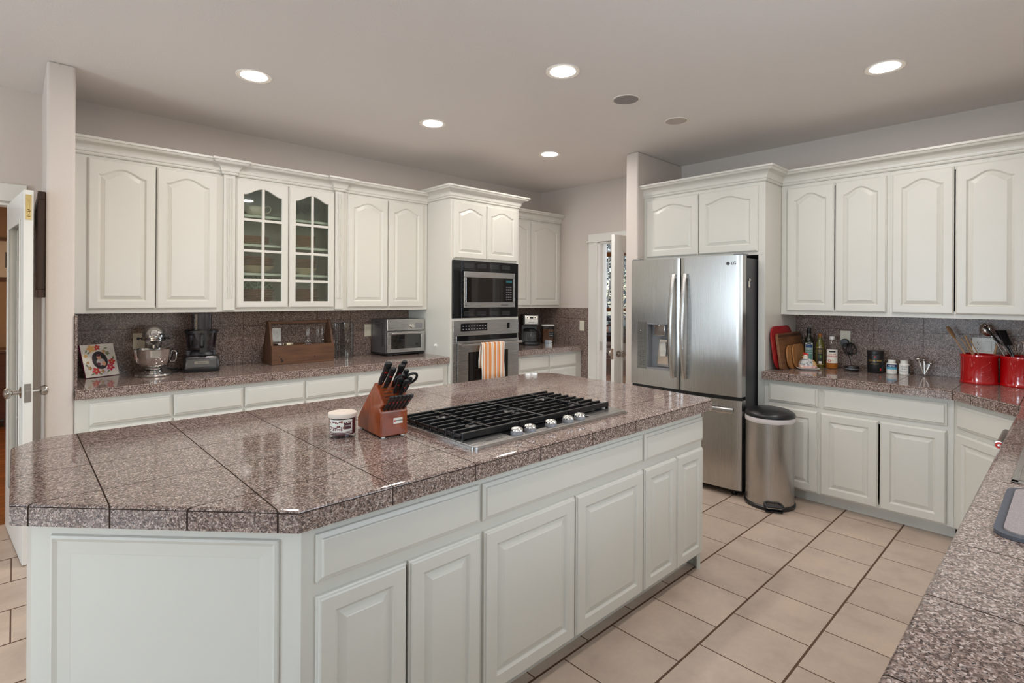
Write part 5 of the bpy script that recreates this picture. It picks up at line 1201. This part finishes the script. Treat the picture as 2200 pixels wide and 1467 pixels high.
# measuring spoons in a square glass
gj = tag(MB().loops([[(x, y, z) for x, y in rrect(w, w, .012, 5)] for w, z in ((.064, 0), (.070, .004), (.072, .085))], 0, True, True).build('square_glass', M['glass'], None, loc=(4.695, .735, WT), rot=(0, 0, .2)), 'small square glass holding measuring spoons', 'glass')
for i, (dx, dy, az, h, r) in enumerate(((-.012, .012, 2.4, .105, .019), (.0, -.004, .3, .098, .016), (.008, -.012, -.9, .085, .015), (-.004, -.016, -1.7, .08, .013), (.012, .010, 1.1, .09, .016))):
    b = MB(); tx, ty = .018*math.cos(az), .022*math.sin(az); b.tube([(dx*.4, dy*.4, .006), (dx+tx*.6, dy+ty*.6, h*.6), (dx+tx, dy+ty, h)], (.0045, .0012), 6)
    b.sphere((dx+tx*1.1, dy+ty*1.1, h+r*.6), (r, r, r*.7), 0, 16, 10)
    tag(b.build('measuring_spoon', M['chrome'], None, loc=(4.695, .735, WT+.004)), ['large steel measuring spoon highest in the square glass', 'steel measuring spoon in the middle of the square glass', 'steel measuring spoon leaning right in the square glass', 'smallest steel measuring spoon low in the square glass', 'steel measuring spoon leaning back in the square glass'][i], 'spoon', 'measuring spoons')
# red crocks and utensils
def crock(loc, label):
    t = thing('utensil_crock', label, 'crock', loc, 0, 'red utensil crocks')
    b = MB(); b.lathe([(0, .0), (.096, .0), (.0985, .003), (.0985, .010), (.0945, .014), (.0935, .020), (.0935, .166), (.0965, .171), (.0975, .178), (.0965, .186), (.092, .188), (.0885, .184), (.0885, .02), (0, .018)], 64); b.build('crock_body', M['red'], t)
    b = MB(); rnd_ = random.Random(9)
    for i in range(30):
        th_ = PI+.45+rnd_.gauss(0, .28); z = .085+rnd_.gauss(0, .022); rr_ = rnd_.uniform(.003, .006)
        b.sphere((.0935*math.cos(th_), .0935*math.sin(th_), z), (.0018+.001, rr_, rr_*.5), 0, 10, 6, None)
    b.tube([(.0945*math.cos(PI+.45+.22*math.sin(k*.35)), .0945*math.sin(PI+.45+.22*math.sin(k*.35)), .03+.0052*k) for k in range(24)], .0016, 6)
    b.build('embossed_branch', M['red'], t); return t
C1 = (4.560, .428, WT); C2 = (4.575, .236, WT)
crock(C1, 'red ceramic utensil crock holding wooden spoons'); crock(C2, 'red ceramic utensil crock at the right edge holding black utensils')
M['spoonwood'] = wood('pale_spoon_wood', srgb(150, 116, 84), srgb(190, 152, 112), .6, 'z'); M['darkspoon'] = wood('dark_spatula_wood', srgb(70, 34, 22), srgb(104, 56, 38), .5, 'z')
def utensil(name, label, base, top, mat, build, hr=.006, grp='utensils in the red crocks', cat='utensil'):
    """handle from base point to top point (world); build(mb) adds the head in a frame whose z runs along the handle"""
    a_, b_ = Vector(base), Vector(top); d_ = b_-a_; ln = d_.length
    t = thing(name, label, cat, group=grp); q = d_.to_track_quat('Z', 'Y').to_matrix().to_4x4(); t.matrix_world = T(*a_) @ q
    MB().tube([(0, 0, 0), (0, 0, ln*.5), (0, 0, ln)], [hr, hr*.9, hr*.8], 8).build('handle', mat[0], t)
    if build: hb = MB(); build(hb, ln); hb.build('head', mat[1], t)
    return t
def paddle(w, h, t=.004, sy=1): 
    def f(mb, ln):
        ls = []
        for u, k in ((0, .25), (.15, .6), (.4, .95), (.75, 1), (.95, .85), (1, .5)): ls.append([(w/2*k*math.cos(2*PI*i/16), t*math.sin(2*PI*i/16), ln+u*h) for i in range(16)])
        mb.loops(ls, 0, True, True, True)
    return f
def at1(dx, dy, z): return (C1[0]+dx, C1[1]+dy, WT+z)
def at2(dx, dy, z): return (C2[0]+dx, C2[1]+dy, WT+z)
sw = [M['spoonwood'], M['spoonwood']]
utensil('wooden_spatula', 'flat wooden spatula leaning left out of the first red crock', at1(-.02, -.01, .03), (4.60, .552, 1.19), sw, paddle(.052, .095), .0055)
utensil('wooden_stick', 'thin wooden stick just right of the wooden spatula', at1(.02, -.05, .03), (4.59, .520, 1.195), sw, None, .0042)
utensil('wooden_spoon', 'wooden spoon handle in the middle of the first red crock', at1(.0, -.03, .03), (4.62, .505, 1.215), sw, None, .0065)
utensil('wooden_stick', 'thin wooden chopstick at the right of the wooden handles', at1(.03, -.06, .03), (4.61, .480, 1.195), sw, None, .004)
utensil('wooden_spoon', 'short pale wooden handle at the right of the first red crock', at1(.045, -.045, .03), (4.66, .345, 1.19), sw, None, .008)
def ladle(mb, ln):
    ls = []
    for k in range(9):
        a_ = PI/2*k/8; ls.append([(.046*math.cos(a_)*math.cos(2*PI*i/28), -.046*math.sin(a_)-.0, ln+.030+.046*math.cos(a_)*math.sin(2*PI*i/28)) for i in range(28)])
    mb.loops(ls, 0, True, False, True); mb.tube([(0, 0, ln-.02), (0, 0, ln+.0)], .004, 6)
o = utensil('soup_ladle', 'steel soup ladle above the two-gang outlet', at2(-.01, .0, .03), (4.60, .375, 1.235), [M['chrome'], M['chrome']], ladle, .004); s_ = o.children[1].modifiers.new('solid', 'SOLIDIFY'); s_.thickness = .0015
bk = [M['black'], M['black']]
utensil('serving_spoon', 'black nylon serving spoon reaching left from the second crock', at2(.03, -.05, .04), (4.57, .330, 1.175), [M['chrome'], M['black']], lambda mb, ln: mb.loops([[(.026*k*math.cos(2*PI*i/16), .006*math.sin(2*PI*i/16), ln+u*.125) for i in range(16)] for u, k in ((0, .3), (.2, .8), (.5, 1), (.8, .8), (1, .2))], 0, True, True, True), .005)
def slotted(mb, ln):
    for k in range(6): mb.box(-.036+k*.0135, -.030+k*.0135, -.002, .002, ln+.015, ln+.095)
    mb.box(-.038, .038, -.002, .002, ln, ln+.018).box(-.038, .040, -.002, .002, ln+.09, ln+.102)
utensil('slotted_turner', 'black slotted turner fanned out above the second crock', at2(-.02, -.02, .04), (4.59, .290, 1.165), bk, slotted, .0055)
utensil('black_spoon', 'black spoon crossing under the slotted turner', at2(.02, -.04, .04), (4.62, .320, 1.195), bk, paddle(.05, .07, .006), .0055)
def whisk(mb, ln):
    for k in range(6):
        a_ = PI*k/6; pt = []
        for u in range(13):
            s = u/12*PI; pt.append((.028*math.sin(s)**.8*math.cos(a_)*(1 if u < 12 else 1), .028*math.sin(s)**.8*math.sin(a_), ln+.085*(1-math.cos(s))/2))
        mb.tube(pt, .0011, 5); mb.tube([(-x, -y, z) for x, y, z in pt], .0011, 5)
utensil('wire_whisk', 'steel wire whisk in front of the slotted turner', at2(-.03, .01, .04), (4.52, .238, 1.118), [M['chrome'], M['chrome']], whisk, .005)
utensil('steel_skewer', 'thin steel utensil handle at the front of the second crock', at2(-.02, -.02, .04), (4.53, .205, 1.165), [M['chrome'], M['chrome']], None, .0028)
utensil('wooden_turner', 'dark brown wooden turner at the right edge of the view', at2(.02, .0, .04), (4.60, .205, 1.19), [M['darkspoon'], M['darkspoon']], lambda mb, ln: mb.box(-.038, .038, -.004, .004, ln-.005, ln+.075), .006)
utensil('silicone_spatula', 'red silicone spatula at the right edge of the view', at2(-.01, .01, .04), (4.55, .195, 1.135), [M['chrome'], M['red']], lambda mb, ln: mb.box(-.028, .028, -.005, .005, ln-.005, ln+.055), .005)
# ================================================================ dishes in the glazed cabinet
def rim_mat(name, base, rim, r0, r1, z=None):
    m, nt, p, out = new_mat(name); sp = N(nt, 'ShaderNodeSeparateXYZ'); nt.links.new(objc(nt), sp.inputs[0])
    r = mth(nt, 'SQRT', mth(nt, 'ADD', mth(nt, 'MULTIPLY', sp.outputs[0], sp.outputs[0]), mth(nt, 'MULTIPLY', sp.outputs[1], sp.outputs[1])))
    k = mth(nt, 'MULTIPLY', mth(nt, 'GREATER_THAN', r, r0), mth(nt, 'LESS_THAN', r, r1))
    nt.links.new(mixc(nt, k, base, rim), p.inputs['Base Color']); p.inputs['Roughness'].default_value = .15; return m
CR, RD = srgb(216, 196, 168), srgb(140, 26, 34)
def plate_obj(r, h, mat, loc, label, grp, name='dinner_plate', cat='plate'):
    b = MB(); b.lathe([(0, .0), (r*.62, .0), (r*.64, .004), (r*.97, h-.003), (r, h-.001), (r*.985, h+.001), (r*.62, .006), (0, .005)], 44)
    return tag(b.build(name, mat, None, loc=loc), label, cat, grp)
def bowl_obj(r, h, mat, loc, label, grp, name='soup_bowl'):
    b = MB(); b.lathe([(0, 0), (r*.42, 0), (r*.45, .006), (r*.80, h*.5), (r*.98, h-.003), (r, h), (r*.97, h), (r*.76, h*.5), (0, .009)], 44)
    return tag(b.build(name, mat, None, loc=loc), label, 'bowl', grp)
pm = {}
def rim(r): 
    k = round(r, 3)
    if k not in pm: pm[k] = rim_mat('red_rimmed_cream_china', CR, RD, r*.986, r*1.01)
    return pm[k]
ORD = ['lowest', 'second lowest', 'third up', 'fourth up', 'fifth up', 'sixth up', 'seventh up', 'eighth up', 'ninth up']
def plates(x, y, z, r, n, pitch, where, h=.016, bowl=0):
    k = 0
    for i in range(bowl): bowl_obj(r, .058, rim(r), (x, y, z+.0008+i*.016), 'cream bowl with thin red rim, %s in the stack %s' % (ORD[k], where), 'red-rimmed dishes in the glazed cabinet'); k += 1
    z2 = z+.0008+(.058+.016*(bowl-1)-.004 if bowl else 0)
    for i in range(n): plate_obj(r*.985, h, rim(r*.985), (x, y, z2+i*pitch), 'cream plate with thin red rim, %s in the stack %s' % (ORD[k], where), 'red-rimmed dishes in the glazed cabinet'); k += 1
YD = 4.405
plates(1.345, YD, 1.8505, .130, 5, .0115, 'on the left middle shelf')
plates(1.370, YD, 1.6305, .145, 5, .0135, 'on the left lower shelf', bowl=1)
plates(1.372, YD, 1.3545, .146, 7, .0135, 'on the left cabinet floor', bowl=1)
plates(1.735, YD, 1.8505, .112, 7, .0135, 'on the right middle shelf')
plates(1.745, YD, 1.6305, .115, 5, .0135, 'on the right lower shelf', bowl=1)
plates(1.750, YD, 1.3545, .122, 8, .0125, 'on the right cabinet floor', bowl=1)
def greenplate():
    m, nt, p, out = new_mat('green_leaf_patterned_china'); v = N(nt, 'ShaderNodeTexVoronoi'); v.inputs['Scale'].default_value = 60; nt.links.new(objc(nt), v.inputs['Vector'])
    nt.links.new(ramp(nt, v.outputs['Distance'], [(.2, srgb(70, 100, 66)), (.5, srgb(150, 172, 138)), (.8, srgb(196, 206, 186))]), p.inputs['Base Color']); p.inputs['Roughness'].default_value = .2; return m
b = MB(); b.lathe([(0, .0), (.09, .0), (.092, .004), (.150, .018), (.152, .020), (.148, .021), (.09, .007), (0, .006)], 48)
tag(b.build('serving_platter', greenplate(), None, loc=(1.40, 4.528, 1.505), rot=(PI/2-.10, 0, 0)), 'green leaf patterned platter standing behind the lowest left plate stack', 'platter')
gb = thing('gravy_boat', 'cream gravy boat on the top shelf of the glazed cabinet', 'gravy boat', (1.375, 4.41, 2.0712), 0)
b = MB(); ls = []
for z, rx_, ry_, ox in ((0, .040, .028, 0), (.006, .042, .030, 0), (.012, .030, .024, 0), (.022, .060, .038, 0), (.05, .078, .046, -.004), (.075, .080, .046, -.012), (.088, .086, .042, -.022)):
    pts = []
    for i in range(36):
        a_ = 2*PI*i/36; x = ox+rx_*math.cos(a_); y = ry_*math.sin(a_); zz = z
        if z > .04 and math.cos(a_) < -.6: s = (-math.cos(a_)-.6)/.4; x -= s*.035*(z/.088); y *= 1-.5*s; zz += s*.035*(z/.088)**2
        pts.append((x, y, zz))
    ls.append(pts)
b.loops(ls, 0, True, True, False)
gbb = b.build('boat_body', M['porcelain'], gb); s_ = gbb.modifiers.new('solid', 'SOLIDIFY'); s_.thickness = .004
b = MB(); b.tube([(.062, 0, .078), (.090, 0, .100), (.112, 0, .092), (.116, 0, .068), (.100, 0, .045), (.066, 0, .034)], .0065, 10); b.build('handle', M['porcelain'], gb)
b = MB(); [b.sphere((-.045+.016*k, -.040, .05+.006*math.sin(2*k)), (.009, .005, .007), 0, 10, 6) for k in range(5)]; b.build('relief', M['porcelain'], gb)
gob = None
gx = [(1.655, 4.36), (1.705, 4.45), (1.735, 4.34), (1.80, 4.44), (1.825, 4.35), (1.665, 4.49)]
glb = ['front left', 'back left of centre', 'front middle', 'back right', 'front right', 'rearmost left']
for i, (x, y) in enumerate(gx):
    t = thing('wine_goblet', 'clear stemmed goblet, %s one on the top cabinet shelf' % glb[i], 'goblet', (x, y, 2.0712), 0, 'goblets on the top shelf')
    MB().lathe([(0, 0), (.030, 0), (.029, .002), (.004, .006), (.0035, .060), (.012, .068), (.030, .085), (.034, .110), (.031, .150)], 28).build('goblet_glass', M['glass'], t)

# ================================================================ ceiling fittings, wall things
for (x, y, r, nm, lb) in ((2.912, 2.020, .080, 'ceiling_speaker', 'round grey ceiling speaker grille between the downlights'), (3.527, 2.007, .075, 'smoke_detector', 'round white ceiling fitting nearer the refrigerator')):
    t = thing(nm, lb, 'ceiling fitting', (x, y, HC))
    MB().lathe([(r, 0), (r+.010, -.001), (r+.010, -.006), (r+.004, -.008), (r, -.006)], 44).build('rim', M['canring'], t)
    MB().lathe([(0, -.0055), (r, -.0055)], 44).build('grille', plain('grey_speaker_grille', srgb(150, 146, 142), .7) if r > .076 else plain('off_white_grille', srgb(196, 186, 176), .6), t)
pfm = thing('picture_frame', 'dark wooden picture frame on the left pillar, seen edge-on', 'picture frame', (.1255, 4.22, 1.44), -PI/2)
b = MB(); b.box(-.30, .30, -.034, -.001, 0, .045).box(-.30, .30, -.034, -.001, .545, .59).box(-.30, -.255, -.034, -.001, .045, .545).box(.255, .30, -.034, -.001, .045, .545); b.build('frame', wood('dark_frame_wood', srgb(40, 24, 14), srgb(84, 54, 34), .5, 'z'), pfm, bevel=.003)
MB().box(-.255, .255, -.010, -.002, .045, .545).build('print', M['label'], pfm)
# fix side so that the frame hangs on the outer face of the pillar
pfm.rotation_euler = (0, 0, -PI/2); pfm.location = (.1255, 4.24, 1.44)

# ================================================================ beyond the doors
hp = thing('picture_frame', 'small framed picture on the hall wall seen through the left door glass', 'picture frame', (-.02, 8.497, 1.62))
b = MB(); b.box(-.20, .20, -.03, -.001, 0, .04).box(-.20, .20, -.03, -.001, .46, .50).box(-.20, -.16, -.03, -.001, .04, .46).box(.16, .20, -.03, -.001, .04, .46); b.build('frame', wood('brown_frame_wood', srgb(90, 60, 36), srgb(120, 84, 52), .5), hp)
b = MB(); b.box(-.16, .16, -.012, -.002, .04, .46, 0).box(-.06, .06, -.014, -.012, .15, .33, 1); b.build('print', [M['label'], M['darkgrey']], hp)
hc = thing('hall_console', 'dark wooden console cabinet in the hall beyond the left door', 'cabinet', (-.55, 8.22, 0))
b = MB(); b.box(-.55, .55, -.2, .25, .10, .82); b.build('body', wood('dark_console_wood', srgb(70, 34, 18), srgb(104, 56, 32), .4), hc, bevel=.004)
b = MB(); b.box(-.58, .58, -.22, .26, .82, .85); b.build('top', wood('dark_console_top', srgb(70, 34, 18), srgb(104, 56, 32), .3), hc, bevel=.004)
for x in (-.50, .50):
    for y in (-.16, .20): MB().box(x-.03, x+.03, y-.03, y+.03, 0, .10).build('leg', M['darkspoon'], hc)
# dining table, chair, lantern
M['darkwood'] = wood('dark_dining_wood', srgb(38, 20, 14), srgb(66, 36, 24), .35)
dt = thing('dining_table', 'dark wooden table with turned legs in the room beyond the far door', 'table', (8.75, 6.45, 0))
MB().box(-.55, .55, -.9, .9, .71, .75).build('tabletop', M['darkwood'], dt, bevel=.006); MB().box(-.48, .48, -.83, .83, .62, .71).build('apron', M['darkwood'], dt)
for x in (-.44, .44):
    for y in (-.78, .78): MB().lathe([(.02, 0), (.035, .03), (.022, .08), (.03, .16), (.05, .26), (.03, .36), (.045, .42), (.028, .48), (.045, .56), (.045, .64)], 20, c=(x, y)).build('leg', M['darkwood'], dt)
dc = thing('dining_chair', 'dark scrollwork dining chair in front of the far table', 'chair', (7.55, 5.62, 0), 2.4)
MB().box(-.22, .22, -.22, .22, .44, .48).build('seat', M['darkwood'], dc, bevel=.01)
for x in (-.19, .19):
    MB().tube([(x, .19, 0), (x, .20, .45), (x, .24, .70), (x, .26, .98)], .018, 8).build('leg', M['darkwood'], dc); MB().tube([(x, -.19, 0), (x, -.19, .45)], .018, 8).build('leg', M['darkwood'], dc)
b = MB(); b.tube([(-.19, .26, .96), (0, .27, 1.0), (.19, .26, .96)], .018, 8); b.tube([(.10*math.cos(a_), .245, .76+.12*math.sin(a_)) for a_ in [2*PI*k/20 for k in range(20)]], .009, 6, closed=True); b.tube([(-.19, .235, .62), (.19, .235, .62)], .012, 6); b.build('backrest', M['darkwood'], dc)
ln_ = thing('table_lantern', 'pale candle lantern standing on the dark dining table', 'lantern', (8.55, 6.40, .751))
b = MB(); [b.box(x-.008, x+.008, y-.008, y+.008, 0, .26) for x in (-.09, .09) for y in (-.09, .09)]; b.box(-.10, .10, -.10, .10, 0, .02).box(-.10, .10, -.10, .10, .26, .28); b.loops([[(sx*w, sy*w, z) for sx, sy in ((-1, -1), (1, -1), (1, 1), (-1, 1))] for w, z in ((.09, .28), (.02, .36))], 0, False, True, True); b.build('lantern_frame', M['darkgrey'], ln_)
MB().lathe([(0, .02), (.065, .02), (.065, .18), (0, .18)], 24).build('candle', plain('pillar_candle_wax', srgb(226, 178, 150), .6), ln_)
pl = thing('potted_plant', 'small green plant on the table beyond the far door', 'plant', (8.75, 6.12, .751))
MB().lathe([(0, 0), (.05, 0), (.065, .09), (.055, .09), (0, .08)], 20).build('pot', M['darkgrey'], pl)
b = MB(); rnd = random.Random(2)
for i in range(60):
    a_ = rnd.uniform(0, 2*PI); e_ = rnd.uniform(.2, 1.3); L_ = rnd.uniform(.06, .13); d_ = Vector((math.cos(a_)*math.cos(e_), math.sin(a_)*math.cos(e_), math.sin(e_))); s_ = d_.orthogonal().normalized()*.014; o_ = Vector((0, 0, .085))
    b.add([o_, o_+d_*L_*.6+s_, o_+d_*L_, o_+d_*L_*.6-s_], [(0, 1, 2, 3)])
b.build('foliage', plain('plant_green', srgb(70, 100, 50), .5), pl)
# garden outside the far window
tag(MB().box(10.6, 40, -15, 40, -.3, -.1).build('ground', plain('garden_ground', srgb(120, 116, 96), .95)), 'garden ground outside', 'ground', None, 'structure')
def bare_tree(loc, h, label, seed):
    rnd = random.Random(seed); t = thing('bare_tree', label, 'tree', loc, 0, 'trees outside the far window'); b = MB()
    def grow(p, d, ln, r, dep):
        q = p+d*ln; m_ = p+d*ln*.5+Vector((rnd.uniform(-1, 1), rnd.uniform(-1, 1), rnd.uniform(-1, 1)))*ln*.06
        b.tube([p, m_, q], [r, r*.85, r*.65], 5 if dep > 1 else 4)
        if dep == 0: return
        for k in range(3 if dep > 2 else 2):
            nd = (d+Vector((rnd.uniform(-1, 1), rnd.uniform(-1, 1), rnd.uniform(-.3, .8)))*.75).normalized(); grow(q, nd, ln*rnd.uniform(.62, .8), r*.62, dep-1)
    grow(Vector((0, 0, 0)), Vector((0, 0, 1)), h*.26, .045, 6); b.build('branches', plain('pale_bark', srgb(196, 190, 180), .8), t)
def fir(loc, h, label, seed):
    rnd = random.Random(seed); t = thing('evergreen_tree', label, 'tree', loc, 0, 'trees outside the far window')
    MB().tube([(0, 0, 0), (0, 0, h*.9)], .12, 8).build('trunk', plain('brown_bark', srgb(90, 72, 58), .9), t); b = MB()
    for k in range(5200):
        u = rnd.random()**.8; z = h*(.06+.92*u); R2 = h*.26*(1-u)+.1; a_ = rnd.uniform(0, 2*PI); rr_ = R2*rnd.uniform(.55, 1); c_ = Vector((rr_*math.cos(a_), rr_*math.sin(a_), z)); s_ = rnd.uniform(.09, .17)
        d_ = Vector((math.cos(a_), math.sin(a_), rnd.uniform(-.7, .2))).normalized(); w_ = Vector((-math.sin(a_), math.cos(a_), rnd.uniform(-.4, .4)))*.5
        b.add([c_-w_*s_, c_+d_*s_*1.6, c_+w_*s_, c_-d_*s_*.4], [(0, 1, 2, 3)])
    b.build('needles', plain('blue_green_needles', srgb(96, 118, 126), .8, vs=3, var=.3), t)
bare_tree((13.4, 10.0, -.1), 5.0, 'pale bare tree seen through the far door and window', 4)
bare_tree((13.2, 14.9, -.1), 4.4, 'pale bare tree further off, beyond the first one', 8)
for i, (x, y, h, lb) in enumerate(((17.0, 12.3, 7.5, 'blue-green evergreen tree, left one beyond the bare trees'), (19.2, 16.9, 8.2, 'blue-green evergreen tree, middle one beyond the bare trees'), (16.6, 17.2, 8.8, 'blue-green evergreen tree, right one beyond the bare trees'), (22.5, 14.0, 9.5, 'tall evergreen tree farthest from the house'))): fir((x, y, -.1), h, lb, i)
# ================================================================ recessed lights
M['bulb'] = glow('lit_lamp_lens', (1.0, .95, .91, 1), 112.0)
CANS = [(1.027, 3.331, 'left of the row above the back worktop'), (2.279, 3.303, 'middle of the row above the back worktop'), (3.528, 3.268, 'farthest one, near the oven tower'), (2.292, 2.024, 'above the middle of the island'), (3.550, .737, 'nearest the right wall cabinets'), (1.03, 2.03, 'just above the top edge of the view'), (2.30, .75, 'above the sink side aisle')]
can0 = None
for x, y, wh in CANS:
    t = thing('ceiling_downlight', 'lit round recessed ceiling light, '+wh, 'ceiling light', (x, y, HC), 0, 'recessed ceiling lights')
    MB().lathe([(.073, .0), (.073, -.004), (.096, -.006), (.099, -.002), (.099, 0)], 40).build('trim_ring', M['canring'], t)
    MB().lathe([(0, -.003), (.073, -.003)], 40).build('lamp_lens', M['bulb'], t)
